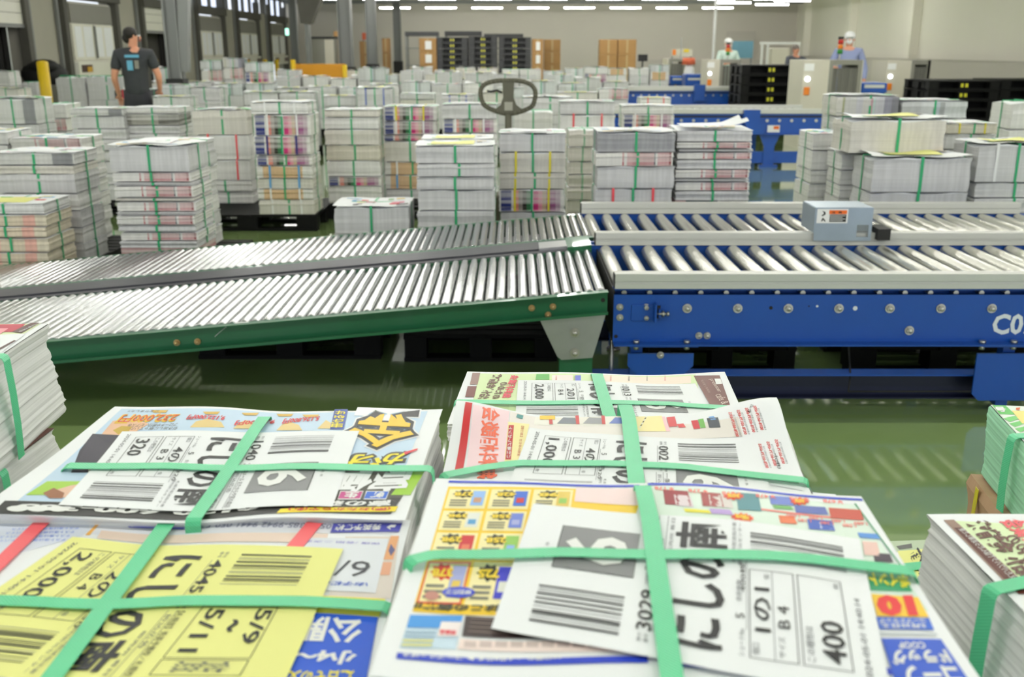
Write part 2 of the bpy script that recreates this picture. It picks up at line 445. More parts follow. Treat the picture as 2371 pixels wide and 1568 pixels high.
# belt tensioner plate at the left end
mb = MB()
a, b = aty(1461, 743, YF - .008), aty(1516, 706, YF - .008)
mb.box2((a.x, YF - 0.012, a.z), (b.x, YF - 0.006, b.z), m_blue, bev=0.002)
a, b = aty(1514, 746, YF - .03), aty(1520, 704, YF - .03)
mb.box2((a.x, YF - 0.05, a.z), (b.x, YF - 0.006, b.z), m_blue)
a, b = aty(1521, 738, YF - .01), aty(1530, 708, YF - .01)
mb.box2((a.x, YF - 0.0085, a.z), (b.x, YF - 0.006, b.z), m_dark)
mb.box2((a.x + .004, YF - 0.03, a.z + .008), (b.x - .003, YF - 0.0085, b.z - .012), m_blue)
tp = mb.build('tensioner_plate', conv)
mb = MB()
p, q = aty(1519, 727, YF - .028), aty(1549, 727, YF - .028)
mb.cyl(p, q, 0.005, m_zinc, 10); p2 = aty(1533, 727, YF - .028); p3 = aty(1538, 727, YF - .028)
mb.cyl(p2, p3, 0.014, m_zinc, 6); mb.cyl(aty(1544, 727, YF - .028), q, 0.011, m_zinc, 6)
mb.build('adjusting_screw', tp)
# lettering
def letters(mb, s_, o_, a_, u_, m, bold=0.0, lift=0.0):
    """flat lettering in the box given by origin, along vector, up vector"""
    vs, fs = text_mesh(s_, bold); mb.add([o_ + a_ * x + u_ * y for x, y in vs], fs, m)
mb = MB()
o0 = aty(2297, 773, YF - .0075); hgt = aty(2297, 729, YF - .0075).z - o0.z
letters(mb, 'C07', Vector((o0.x, YF - .0075, o0.z)), Vector((hgt * 2.15, 0, 0)), Vector((0, 0, hgt)), m_whitepaint, 0.03)
mb.build('lettering', conv)
# floor beams, legs with gusset plates, adjustable feet
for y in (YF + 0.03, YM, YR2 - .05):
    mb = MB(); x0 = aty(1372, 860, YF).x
    mb.box2((x0, y + .075, 0.045), (XB1, y + 0.081, 0.163), m_navy); mb.box2((x0, y, 0.159), (XB1, y + 0.081, 0.165), m_blue); mb.box2((x0, y + .03, 0.045), (XB1, y + 0.081, 0.051), m_navy)  # web and lower flange coloured dark as shade, top flange plain blue
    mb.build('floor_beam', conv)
for px0, px1, yb in ((1452, 1606, 870), (2247, 2420, 927)):
    a, b = aty(px0, yb, YF), aty(px1, 818, YF)
    mb = MB(); r_ = 0.03 if px0 > 2000 else 0.045
    c = 0.03 if px0 > 2000 else 0.045
    mb.prism([(a.x, b.z), (b.x, b.z), (b.x, a.z + c), (b.x - c, a.z), (a.x + c, a.z), (a.x, a.z + c)], YF - 0.004, YF + 0.004, m_blue)
    mb.box2((a.x, YF - 0.045, zf0 - 0.014), (b.x + 0.01, YF + 0.0, zf0 - 0.006), m_blue)
    mb.build('gusset_plate', conv)
    for y in (YF + 0.02, YM, YR2 - 0.04):
        mb = MB(); xm = (a.x + b.x) / 2 - (0.1 if px0 < 2000 else 0)
        mb.box2((xm - 0.025, y, 0.03), (xm + 0.025, y + 0.05, 0.34), m_blue)
        mb.cyl((xm, y + .025, 0.012), (xm, y + .025, 0.05), 0.009, m_zinc, 10); mb.cyl((xm, y + .025, 0.0), (xm, y + .025, 0.012), 0.035, m_zinc, 14)
        mb.build('leg', conv)
p = aty(1529, 822, YF - 0.006); bolt(p, .015, conv)
for px in (1473, 1590, 2274, 2347):
    p = aty(px, 797, YF - 0.03); mb = MB(); mb.cyl((p.x, p.y, zf0 + 0.012), (p.x, p.y, zf0), .014, m_zinc, 6); mb.cyl((p.x, p.y, zf0 - 0.008), (p.x, p.y, zf0 - 0.026), .012, m_zinc, 6); mb.build('bolt', conv)
mb = MB()                                             # foot seen at the left end
p = aty(1415, 858, YF + .1); mb.cyl((p.x, p.y, 0.0), (p.x, p.y, 0.012), 0.04, m_zinc, 14); mb.cyl((p.x, p.y, 0.012), (p.x, p.y, 0.34), 0.009, m_zinc, 10)
mb.cyl((p.x, p.y, 0.1), (p.x, p.y, 0.12), 0.018, m_zinc, 6); mb.build('levelling_foot', conv)
# sensor cover on the middle rail
m_galv = mat('galvanised_sheet', (0.36, 0.43, 0.50, 1), 0.38, metal=0.7, vary=0.12, scale=14, rvary=0.06)
yc0, yc1 = YM - 0.055, YM + 0.16
A = aty(1883, 558, yc0); B = aty(2022, 482, yc0)
cov = MB()
x0, x1, z0, z1 = A.x, B.x, A.z, B.z
hx0, hx1 = aty(1983, 540, yc0).x, aty(2010, 540, yc0).x; hz0, hz1 = aty(1983, 549, yc0).z, aty(1983, 521, yc0).z
cov.box2((x0, yc0, z0), (hx0, yc0 + .003, z1), m_galv); cov.box2((hx1, yc0, z0), (x1, yc0 + .003, z1), m_galv)
cov.box2((hx0, yc0, hz1), (hx1, yc0 + .003, z1), m_galv); cov.box2((hx0, yc0, z0), (hx1, yc0 + .003, hz0), m_galv)
cov.box2((x0, yc0, z1), (x1, yc1, z1 + .003), m_galv)
cov.box2((x1, yc0, z0), (x1 + .003, yc1, z1), m_galv); cov.box2((x0 - .003, yc0, z0 + .04), (x0, yc1, z1), m_galv)
cover = cov.build('sensor_cover', conv)
m_lab = mat('label_white', rgb(238, 238, 236), 0.5, vary=0.01); m_org = mat('label_orange', rgb(240, 110, 25), 0.5, vary=0.02); m_blk = mat('label_black', rgb(38, 36, 33), 0.5, vary=0.05)
mb = MB()
def lq(px0, py0, px1, py1, m, d):
    a, b = aty(px0, py1, yc0 - d), aty(px1, py0, yc0 - d); mb.box2((a.x, yc0 - d, a.z), (b.x, yc0, b.z), m)
lq(1890, 484, 1965, 517, m_lab, .0006); lq(1920, 487, 1962, 496, m_org, .0012); lq(1920, 497, 1960, 514, m_blk, .0012)
for k in range(4): lq(1922, 499.5 + k * 3.6, 1957 - (k % 2) * 6, 500.6 + k * 3.6, m_lab, .0018)
for k, c_ in enumerate('注意'): 
    o_ = aty(1926 + k * 15, 495, yc0 - .0014); letters(mb, c_, o_, Vector((.017, 0, 0)), Vector((0, 0, .012)), m_blk, .02)
for pts in ([(1904, 488), (1911, 491), (1912, 496), (1905, 501), (1902, 499), (1908, 495), (1907, 492)], [(1905, 504), (1909, 508), (1912, 513), (1909, 513), (1906, 509), (1903, 513), (1901, 512)]):
    vs = [aty(a_, b_, yc0 - .0012) for a_, b_ in pts]; mb.add(vs, [list(range(len(vs)))[::-1]], m_blk)
mb.build('warning_label', cover)
mb = MB(); a, b = aty(2030, 556, yc0 - .01), aty(2062, 530, yc0 - .01); mb.box2((a.x, yc0 - .02, a.z), (b.x, yc0 + .12, b.z), m_dark)
mb.build('sensor_plug', conv)
mb = MB()                                             # cable hanging under the frame
mb.tube([Vector((aty(1962, 810, YF + .2).x, YF + .2, .33)), Vector((aty(1962, 830, YF + .2).x, YF + .2, .24)), Vector((aty(1960, 860, YF + .1).x, YF + .05, .16)), Vector((aty(1966, 890, YF).x, YF - .0, .10)), Vector((aty(2250, 890, YF).x, YF + .0, .10))], .004, m_dark, 6)
mb.build('cable', conv)

# ------------------------------------------------------------------ green gravity conveyors, sloping down to the left
m_green = mat('green_painted_steel', rgb(22, 98, 60), 0.42, vary=0.12, scale=10, coat=0.25, bump=0.03, bscale=200)
m_roll2 = mat('bright_steel_roller', (0.58, 0.59, 0.60, 1), 0.17, metal=0.95, vary=0.06, scale=14, rvary=0.08)
m_worn = mat('worn_dark_channel', rgb(74, 74, 80), 0.5, metal=0.4, vary=0.35, scale=40, rvary=0.1, stretch=(0.2, 1, 1))
m_brass = mat('brass_bolt', (0.55, 0.38, 0.18, 1), 0.4, metal=0.8, vary=0.2, scale=50)
m_plate = mat('galvanised_gusset', (0.44, 0.44, 0.45, 1), 0.38, metal=0.8, vary=0.1, scale=20, rvary=0.06)
SL = math.atan(0.085); SK = 0.025
PG = 0.0464
def gravity(label, xr, y0, y1, length, ztop, near):
    """frame in a local space: x runs down-slope to the left (negative), then tilted"""
    t = thing('gravity_roller_conveyor', label, 'conveyor', (xr, y0, 0))
    def W(x, y, z):                                   # local -> world
        return Vector((xr + x * math.cos(SL), y + SK * x, ztop + x * math.sin(SL) + z))
    def lbox(mb, lo, hi, m):
        vs = [W(x, y, z) for x in (lo[0], hi[0]) for y in (lo[1], hi[1]) for z in (lo[2], hi[2])]
        mb.add(vs, [(0, 1, 3, 2), (4, 6, 7, 5), (0, 4, 5, 1), (2, 3, 7, 6), (0, 2, 6, 4), (1, 5, 7, 3)], m)
    for y, f in ((y0, -1), (y1, 1)):
        mb = MB()
        lbox(mb, (-length, y - .003, -.095), (0, y + .003, 0), m_green)
        for z in (-.095, -.004): lbox(mb, (-length, min(y, y + f * .04), z), (0, max(y, y + f * .04), z + .004), m_green)
        if f < 0: lbox(mb, (-length, y - .044, -.004 - .095 + .004), (0, y - .04, -.083), m_green)
        mb.build('side_channel', t)
    n = int(length / PG)
    yl0, yl1 = y0 + .012, y1 - .012
    me = roller_mesh('roller', 0, yl1 - yl0, 0.0212, m_roll2, m_zinc, .009)
    nr = min(n, 99)
    for k in range(nr):
        o = bpy.data.objects.new('roller', me); COL.objects.link(o); o.parent = t
        o.location = W(-.026 - k * PG, yl0, -.0135) - wloc(t)
    return t, W, lbox
gx = aty(1407, 672, YF).x
g1, W1, lb1 = gravity('near lane of the green gravity conveyor with bright rollers, sloping down to the left', gx, YF, 4.79, 3.15, 0.545, True)
g2, W2, lb2 = gravity('far lane of the green gravity conveyor, running in front of the paper stacks', gx + .03, 5.10, 5.80, 4.2, 0.556, False)
# worn guard channel between the lanes
mb = MB()
lb1(mb, (-3.15, 4.80, -.02), (-.10, 4.86, .004), m_worn); lb1(mb, (-3.15, 4.86, .004), (-.12, 5.05, .012), m_worn)
lb1(mb, (-.26, 4.84, -.004), (-.12, 5.0, .018), m_plate)
lb1(mb, (-.12, 4.80, -.02), (0.0, 5.06, .02), m_green)
mb.build('guard_channel', g1)
for px, py in ((1231, 712), (1280, 709), (1269, 728), (418, 786), (465, 784)):
    p = aty(px, py, YF - .004); x = p.x; bolt(Vector((p.x, YF - .004 + SK * (p.x - gx), p.z)), .0135, g1, m_brass)
p = aty(1396, 695, YF - .003); mb = MB(); mb.cyl((p.x, YF - .003, p.z), (p.x, YF - .006, p.z), .009, m_rubber, 12); mb.build('bolt_hole', g1)
mb = MB()                                             # gusset plate under the near channel
pl = [aty(a, b, YF - .02) for a, b in ((1250, 741), (1402, 729), (1372, 828), (1300, 833), (1290, 825))]
mb.prism([(p.x, p.z) for p in pl[::-1]], YF - .024, YF - .016, m_plate)
p0, p1 = pl[0], pl[1]
mb.add([(p0.x, YF - .024, p0.z), (p1.x, YF - .024, p1.z), (p1.x, YF + .05, p1.z + .004), (p0.x, YF + .05, p0.z + .004)], [(0, 1, 2, 3)], m_plate)
gp = mb.build('gusset_plate', g1)
for px, py in ((1331, 770), (1331, 817)): bolt(aty(px, py, YF - .025), .02, gp, m_zinc)
for (lane, Wf, ya, yb) in ((g1, W1, YF + .0, 4.74), (g2, W2, 5.12, 5.74)):
    for xx in (aty(1333, 850, YF).x, -2.45):
        for y in (ya, yb):
            z = 0.46 + (xx - gx) * .085
            mb = MB(); mb.box2((xx - .07, y, .012), (xx + .07, y + .045, z - (.0 if xx > 0 else .02)), m_green); mb.box2((xx - .09, y - .02, 0), (xx + .09, y + .065, .012), m_green); mb.build('leg', lane)
        mb = MB(); mb.box2((xx - .02, ya + .045, .15), (xx + .02, yb, .19), m_green); mb.build('cross_brace', lane)
mb = MB()                                             # scrap of torn strap caught on the channel
pts = [aty(*q, YF - .05) for q in ((575, 748), (545, 750), (525, 757), (508, 771), (497, 781))]
for a, b in zip(pts[:-1], pts[1:]):
    mb.add([(a.x, a.y, a.z), (b.x, b.y, b.z), (b.x, b.y + .008, b.z + .004), (a.x, a.y + .008, a.z + .004)], [(0, 1, 2, 3)], m_lab)
tag(mb.build('plastic_strip'), 'torn white strip of strapping caught on the green conveyor channel', 'strip')

# ------------------------------------------------------------------ pallets
m_pal = mat('black_plastic_pallet', rgb(16, 16, 16), 0.6, vary=0.25, scale=12, spec=0.2)
m_pal2 = mat('dark_grey_pallet', rgb(58, 58, 60), 0.55, vary=0.2, scale=12)
m_yprint = mat('yellow_pallet_print', rgb(205, 200, 40), 0.6)
def pallet_mesh(wd, dp, h, m=None, mark=True, solid=False):
    m = m or m_pal
    mb = MB()
    for y in (-dp / 2 + .05, 0, dp / 2 - .05): mb.box((0, y, h * .07), (wd, .1, h * .14), m)
    for k in range(9): mb.box((0, -dp / 2 + dp * (k + .5) / 9, h * .93), (wd, dp / 9 * .78, h * .14), m)
    for x in (-wd / 2 + .03, 0, wd / 2 - .03): mb.box((x, 0, h * .9), (.06, dp, h * .14), m)
    for x in (-wd / 2 + .08, 0, wd / 2 - .08):
        for y in (-dp / 2 + .08, 0, dp / 2 - .08): mb.box((x, y, h * .5), (.15, .15, h * .75), m)
    if solid: mb.box((0, 0, h * .5), (wd * .94, dp * .5, h * .8), m)
    if mark:
        for x in (-.035, .035): mb.box((x, -dp / 2 + .003, h * .5), (.04, .004, h * .38), m_yprint)
    o = mb.build('pallet'); me = o.data; bpy.data.objects.remove(o); return me
PAL = pallet_mesh(1.06, 1.0, .14, None, False)
def pallet(x, y, z, label, group=None, me=None, rz_=0, name='plastic_pallet'):
    o = bpy.data.objects.new(name, me or PAL); COL.objects.link(o); o.location = (x, y, z); o.rotation_euler = (0, 0, rz_)
    return tag(o, label, 'pallet', group)
for x0, x1, yb, nm in ((460, 882, 832, 'under the green conveyor, left of the other'), (936, 1290, 838, 'under the green conveyor beside its green leg'), (1500, 1840, 868, 'under the left end of the blue conveyor'), (1962, 2400, 868, 'under the right part of the blue conveyor')):
    p0, p1 = atz(x0, yb, 0), atz(x1, yb, 0)
    o = pallet((p0.x + p1.x) / 2, p0.y + .42, 0, 'empty black plastic pallet lying on the floor ' + nm)
    o.scale = ((p1.x - p0.x) / 1.06, .84, 1)
# ------------------------------------------------------------------ paper bundles standing in the hall
m_strap = mat('green_plastic_strap', rgb(52, 168, 112), 0.35, vary=0.10, scale=30, spec=0.4)
m_straps = {'g': m_strap, 'r': mat('red_plastic_strap', rgb(240, 80, 90), 0.4), 'y': mat('yellow_plastic_strap', rgb(225, 210, 40), 0.4),
            'b': mat('blue_plastic_strap', rgb(60, 90, 185), 0.4), 'c': mat('light_blue_plastic_strap', rgb(90, 165, 225), 0.4), 'w': mat('white_plastic_strap', rgb(235, 235, 235), 0.4),
            'n': mat('navy_plastic_strap', rgb(40, 45, 120), 0.4)}
def c4(*a): return rgb(*a)
Wt = c4(232, 230, 226)
PINKS = [(0, Wt), (.34, c4(190, 95, 105)), (.36, Wt), (.40, c4(214, 170, 172)), (.47, c4(196, 150, 152)), (.66, c4(205, 160, 162)), (.75, c4(70, 90, 100)), (.765, Wt), (.79, c4(214, 165, 168)), (.94, c4(150, 60, 62)), (.965, Wt)]
MULTI = [(0, Wt), (.03, c4(52, 62, 130)), (.19, Wt), (.22, c4(225, 140, 128)), (.30, c4(150, 140, 135)), (.36, c4(55, 55, 48)), (.42, c4(62, 120, 80)), (.49, Wt), (.52, c4(205, 60, 125)), (.60, c4(225, 150, 165)), (.66, c4(205, 180, 150)), (.72, c4(160, 95, 140)), (.86, c4(190, 160, 180)), (.93, Wt)]
BLUISH = [(0, c4(215, 212, 205)), (.1, c4(150, 155, 90)), (.13, c4(205, 205, 203)), (.32, c4(195, 195, 205)), (.42, c4(205, 203, 200)), (.55, c4(185, 110, 135)), (.58, c4(170, 200, 195)), (.62, c4(190, 190, 200)), (.76, c4(120, 120, 145)), (.88, c4(85, 85, 105))]
TEAL = [(0, c4(205, 208, 210)), (.3, c4(222, 226, 228)), (.5, c4(190, 205, 215)), (.58, c4(150, 155, 160)), (.66, c4(210, 216, 218))]
EDGE = {
 'white': edge_mat('paper_edges_white', WHITE), 'warm': edge_mat('paper_edges_warm', rgb(222, 218, 210)),
 'grey': edge_mat('paper_edges_grey', rgb(216, 215, 216), vary=0.13), 'darkgrey': edge_mat('paper_edges_dark_grey', rgb(172, 172, 176), vary=0.18),
 'cream': edge_mat('paper_edges_cream', rgb(220, 214, 200)), 'pink': edge_mat('paper_edges_pink_bands', Wt, PINKS, rows=55.0),
 'multi': edge_mat('paper_edges_coloured_bands', Wt, MULTI, rows=48.0), 'patch': edge_mat('paper_edges_grey_patch', Wt, [(0, c4(210, 210, 210)), (.72, c4(105, 108, 118)), (.97, c4(210, 210, 210))]),
 'kraft': edge_mat('paper_edges_kraft_wrapped', Wt, [(0, Wt), (.12, c4(215, 170, 110)), (.82, Wt)]), 'peach': edge_mat('paper_edges_peach', rgb(232, 206, 186), [(0, c4(228, 200, 180)), (.25, c4(235, 190, 175)), (.4, c4(225, 214, 190)), (.7, c4(238, 178, 165)), (.85, c4(228, 222, 200))]),
 'bluish': edge_mat('paper_edges_blue_grey_bands', Wt, BLUISH), 'teal': edge_mat('paper_edges_pale_blue', Wt, TEAL), 'dark': edge_mat('paper_edges_charcoal', rgb(95, 95, 98), vary=0.3),
 'green': edge_mat('paper_edges_green', rgb(158, 216, 178), vary=0.12), 'rowed': edge_mat('paper_edges_dark_rows', Wt, [(0, c4(120, 118, 112)), (.1, c4(160, 158, 150)), (.6, c4(110, 108, 104))], rows=40.0)}
WORDS = {'white': 'white', 'warm': 'off-white', 'grey': 'light grey', 'darkgrey': 'grey', 'cream': 'cream', 'pink': 'pink-banded', 'multi': 'multicoloured', 'patch': 'grey-patched', 'kraft': 'kraft-wrapped',
         'peach': 'peach-edged', 'bluish': 'blue-grey', 'teal': 'pale blue-grey', 'dark': 'charcoal', 'green': 'green', 'rowed': 'dark-striped'}
m_paper = mat('white_paper', rgb(244, 245, 248), 0.6, vary=0.012, scale=6, spec=0.25)
m_yel = mat('yellow_paper', rgb(240, 238, 152), 0.6, vary=0.015, scale=6, spec=0.25)
INK = {}
def ink(r, g, b):
    k = (r, g, b)
    if k not in INK: INK[k] = mat('ink_%d_%d_%d' % k, rgb(r, g, b), 0.45, vary=0.03, scale=20, spec=0.35)
    return INK[k]
BW, BD, BH = 0.50, 0.37, 0.10
def body_mesh(w_, d_, h_, m, rings, jit, seed, nseg=6, topm=None, bulge=0.0):
    q = random.Random(seed); mb = MB(); base = None; walk = [0, 0]
    per = []
    for sx, sy, ex, ey in ((-1, -1, 1, -1), (1, -1, 1, 1), (1, 1, -1, 1), (-1, 1, -1, -1)):
        for k in range(nseg):
            t = k / nseg; per.append((sx + (ex - sx) * t, sy + (ey - sy) * t))
    n = len(per)
    for r in range(rings + 1):
        z = h_ * r / rings
        walk = [walk[0] * .7 + q.uniform(-jit, jit), walk[1] * .7 + q.uniform(-jit, jit)]
        e = q.uniform(-jit, jit) + bulge * math.sin(math.pi * r / rings)
        vs = []
        for (a, b) in per:
            wz = (0.0035 * math.sin(a * 5 + seed) + 0.003 * math.sin(b * 4 + seed * 2)) * (r / rings) if r else 0
            vs.append((a * (w_ / 2 + e) + walk[0], b * (d_ / 2 + e) + walk[1], z + wz + (0.004 if False else 0)))
        b0 = mb.add(vs, [], m)
        if r: mb.v; [mb.face((p0 + k, p0 + (k + 1) % n, b0 + (k + 1) % n, b0 + k), m) for p0 in (b0 - n,) for k in range(n)]
        if r == 0: mb.face([b0 + k for k in range(n)][::-1], m)
        if r == rings: mb.face([b0 + k for k in range(n)], topm or m_paper)
    o = mb.build('paper_stack'); me = o.data; bpy.data.objects.remove(o); return me
_BM = {}
def bmesh_for(style, v):
    k = (style, v)
    if k not in _BM: _BM[k] = body_mesh(BW, BD, BH, EDGE[style], 7, .0026, len(style) * 7 + v * 13, topm=m_paper)
    return _BM[k]
def loop_mesh(kind, pos, wd, m, w_=BW, d_=BD, h_=BH):
    mb = MB(); e = .0035
    if kind == 'x':     # strap in the plane x = pos (seen as a vertical line on the front)
        a, b = pos - wd / 2, pos + wd / 2; y0, y1 = -d_ / 2 - e, d_ / 2 + e
        mb.box2((a, y0 - .001, 0), (b, y0 + .001, h_ + .004), m); mb.box2((a, y1 - .001, 0), (b, y1 + .001, h_ + .004), m); mb.box2((a, y0, h_ + .004), (b, y1, h_ + .007), m)
    else:
        a, b = pos - wd / 2, pos + wd / 2; x0, x1 = -w_ / 2 - e, w_ / 2 + e
        mb.box2((x0 - .001, a, 0), (x0 + .001, b, h_ + .004), m); mb.box2((x1 - .001, a, 0), (x1 + .001, b, h_ + .004), m); mb.box2((x0, a, h_ + .0045), (x1, b, h_ + .0075), m)
    o = mb.build('strap'); me = o.data; bpy.data.objects.remove(o); return me
_LM = {}
def strap_for(kind, pos, colr, wd=.016):
    k = (kind, pos, colr)
    if k not in _LM: _LM[k] = loop_mesh(kind, pos, wd, m_straps[colr])
    return _LM[k]
def cover_mesh(v):
    """top flyer with printed fields and, for some, an address sheet"""
    q = random.Random(100 + v); mb = MB(); nx, ny = 14, 8
    ov = .006
    amp = q.uniform(.003, .009); ph = q.uniform(0, 6)
    def zf(x, y):
        ed = max(0, abs(x) / (BW / 2) - .55) * .012
        return BH + .0045 + amp * .5 * (1 + math.sin(x * 17 + ph) * math.cos(y * 9 + ph)) + ed * math.sin(ph * 3 + y * 6)
    def grid(x0, x1, y0, y1, m, off, a=nx, b=ny):
        base = len(mb.v); vs = [(x0 + (x1 - x0) * i / a, y0 + (y1 - y0) * j / b) for j in range(b + 1) for i in range(a + 1)]
        mb.add([(x, y, zf(x, y) + off) for x, y in vs], [(j * (a + 1) + i, j * (a + 1) + i + 1, (j + 1) * (a + 1) + i + 1, (j + 1) * (a + 1) + i) for j in range(b) for i in range(a)], m, True)
    grid(-BW / 2 - ov, BW / 2 + ov, -BD / 2 - ov, BD / 2 + ov, m_paper, 0)
    pal = [(225, 60, 60), (240, 200, 60), (90, 170, 220), (120, 190, 90), (235, 140, 170), (60, 60, 70), (245, 225, 150), (200, 210, 235)]
    for k in range(16):
        x = q.uniform(-.23, .17); y = q.uniform(-.17, .11); c = q.choice(pal)
        grid(x, x + q.uniform(.03, .08), y, y + q.uniform(.02, .05), ink(*c), .0012 + k * .0001, 4, 3)
    if v % 3 == 0: grid(-.16, .12, -.14, .07, m_yel, .004, 8, 5)
    elif v % 3 == 1: grid(-.17, .11, -.14, .07, m_paper, .004, 8, 5)
    o = mb.build('cover_sheet'); me = o.data; bpy.data.objects.remove(o); return me
COVERS = [cover_mesh(v) for v in range(9)]
BCNT = [0]
HIDDEN = MB()
def hide(x, y, z, w_, d_, h_, style='grey'):
    HIDDEN.box((x, y, z + h_ / 2), (w_, d_, h_ - .004), EDGE[style]); HIDDEN.box((x, y - d_ / 2 - .004, z + h_ / 2), (.016, .002, h_ - .004), m_strap)
def bundle(x, y, z, w_, d_, h_, style, label, group, straps='g', cover=None, rz_=0.0, side_strap=True):
    BCNT[0] += 1; v = BCNT[0] % 4
    t = thing('paper_bundle', label, 'paper bundle', (x, y, z), group, rz_)
    t.scale = (w_ / BW, d_ / BD, h_ / BH)
    def ch(name, me):
        o = bpy.data.objects.new(name, me); COL.objects.link(o); o.parent = t; return o
    ch('paper_stack', bmesh_for(style, v))
    for c in straps:
        if c == 'g': ch('strap', strap_for('x', 0.0 if v else .02, 'g'))
        else:
            ch('strap', strap_for('x', -.13, c)); ch('strap', strap_for('x', .13, c))
    if side_strap: ch('strap', strap_for('y', 0.0, 'g'))
    if cover is not None:
        o = ch('cover_sheet', COVERS[cover % 9]); o.scale = (1, 1, 1)
    return t
ORD = ['topmost', 'second', 'third', 'fourth', 'fifth', 'sixth', 'seventh', 'eighth', 'ninth', 'tenth', 'eleventh', 'twelfth', 'thirteenth', 'fourteenth', 'fifteenth', 'sixteenth', 'seventeenth', 'eighteenth', 'nineteenth', 'twentieth']
PALG = {}
def stack(xl, xr, ytop, cname, layers, s=None, W=BW, D=BD, fill='white', fillh=.105, cover=None, pal=None, base=.145, group='strapped paper bundles in stacks', rz_=None, ss=True):
    if s is None: s = (xr - xl) / W
    W = (xr - xl) / s
    zt = EYE - (ytop - YH) * CP / s
    yf = yat(s, zt); xc = ((xl + xr) / 2 - CX) / s
    z = zt; k = 0
    lay = list(layers)
    while z - base > .03:
        if lay: h, st, cs = (lay.pop(0) + ('g',))[:3]; h = h * CP / s
        else: h, st, cs = fillh * R.uniform(.9, 1.1), (fill if isinstance(fill, str) else fill[k % len(fill)]), 'g'
        if z - h - base < .05: h = z - base
        lab = '%s bundle, %s in %s' % (WORDS[st], (ORD[k] + (' from top' if k else '')), cname.replace('the ', '', 1))
        ypx = YH + (EYE - z) * s / CP
        lim = (608 - .0887 * (xl + xr) / 2 + 4 if (xl + xr) / 2 < 1355 else 464) if s > 325 else (470 if s > 225 else (262 if s > 145 else 212))
        if xl > 1838 and s < 345: lim = 440
        if cname.startswith('the stack with blue straps'): lim = 500
        if k and ypx > lim: hide(xc, yf + D / 2, z - h, W * .97, D, h - .0015, st if st != 'kraft' else 'warm')
        else: bundle(xc + R.uniform(-.006, .006), yf + D / 2 + R.uniform(-.006, .006), z - h, W * .97, D, h - .009, st, lab, group, cs, cover if k == 0 else None, R.uniform(-.02, .02) if rz_ is None else rz_, ss)
        z -= h; k += 1
    if pal:
        g = PALG.setdefault(pal, [xc - W / 2, xc + W / 2, yf, yf + D]); g[0] = min(g[0], xc - W / 2); g[1] = max(g[1], xc + W / 2); g[2] = min(g[2], yf); g[3] = max(g[3], yf + D)
    return xc, yf, zt
# front row behind the conveyors
stack(-92, 100, 470, 'the short yellow-topped stack at far left', [(26, 'white'), (30, 'peach'), (28, 'peach')], s=388, fill='peach', fillh=.085, cover=0, pal='a')
stack(-20, 171, 352, 'the wide stack at far left', [(30, 'patch'), (22, 'warm'), (46, 'grey')], s=362, fill=['grey', 'white'], cover=1, pal='b')
stack(250, 440, 337, 'the stack right of the far left one', [(62, 'grey'), (24, 'pink'), (10, 'grey'), (28, 'pink'), (10, 'warm'), (24, 'pink'), (10, 'grey'), (24, 'pink')], s=385, fill=['grey', 'pink'], fillh=.05, cover=4, pal='c')
stack(290, 462, 327, 'the rear stack touching the pink-banded one', [(30, 'grey')], s=338, fill=['white', 'grey'], cover=7, pal='c')
stack(20, 190, 318, 'the low stack behind the wide far left one', [(30, 'pink')], s=330, fill='white', cover=2, pal='b')
stack(-80, 15, 305, 'the crumpled-top stack cut by the left edge', [(30, 'white')], s=330, fill='white', cover=5, pal='b')
stack(768, 946, 478, 'the lone short stack before the conveyor', [(66, 'grey')], s=372, fill='grey', cover=8, pal='d')
stack(960, 1146, 337, 'the yellow-labelled stack left of the handle', [(42, 'grey'), (32, 'grey'), (32, 'grey'), (50, 'grey')], s=376, fill='grey', cover=3, pal='e')
stack(974, 1142, 321, 'the second pile right behind the yellow-labelled one', [(30, 'grey')], s=338, fill='grey', cover=3, pal='e')
stack(1156, 1314, 308, 'the yellow-strapped stack below the handle', [(44, 'grey'), (50, 'warm', 'gy'), (40, 'warm', 'gy'), (56, 'multi', 'gy')], s=352, fill='grey', cover=1, pal='e')
stack(1380, 1566, 305, 'the stack left of the crumpled-top one', [(48, 'darkgrey'), (34, 'pink'), (54, 'grey'), (50, 'grey', 'gr')], s=374, fill='grey', cover=4, pal='f')
stack(1568, 1746, 300, 'the crumpled-top stack', [(28, 'grey'), (16, 'pink'), (8, 'grey'), (18, 'pink'), (24, 'grey'), (22, 'pink'), (8, 'grey'), (22, 'pink')], s=370, fill=['grey', 'pink'], fillh=.06, cover=5, pal='f')
mb = MB(); s_ = 372; zz = EYE - (298 - YH) * CP / s_ + .006; yy = yat(s_, zz); NU = 22
vs = []
for j in range(9):
    for i in range(NU + 1):
        u = i / NU; x = ((1585 + 150 * u) - CX) / s_; y = yy + .02 + .3 * j / 8
        z = zz + .004 + .012 * u * (1 + .4 * math.sin(j * 1.1 + 5 * u)) + .045 * max(0, u - .72) ** 1.2 * 3 * (1 + .3 * math.sin(j))
        vs.append((x, y, z))
mb.add(vs, [(j * (NU + 1) + i, j * (NU + 1) + i + 1, (j + 1) * (NU + 1) + i + 1, (j + 1) * (NU + 1) + i) for j in range(8) for i in range(NU)], m_paper if 'm_paper' in globals() else m_lab, True)
tag(mb.build('curled_flyer_sheet'), 'crumpled white flyer sheet curling up on top of the stack nearest the rear conveyor', 'paper sheet')
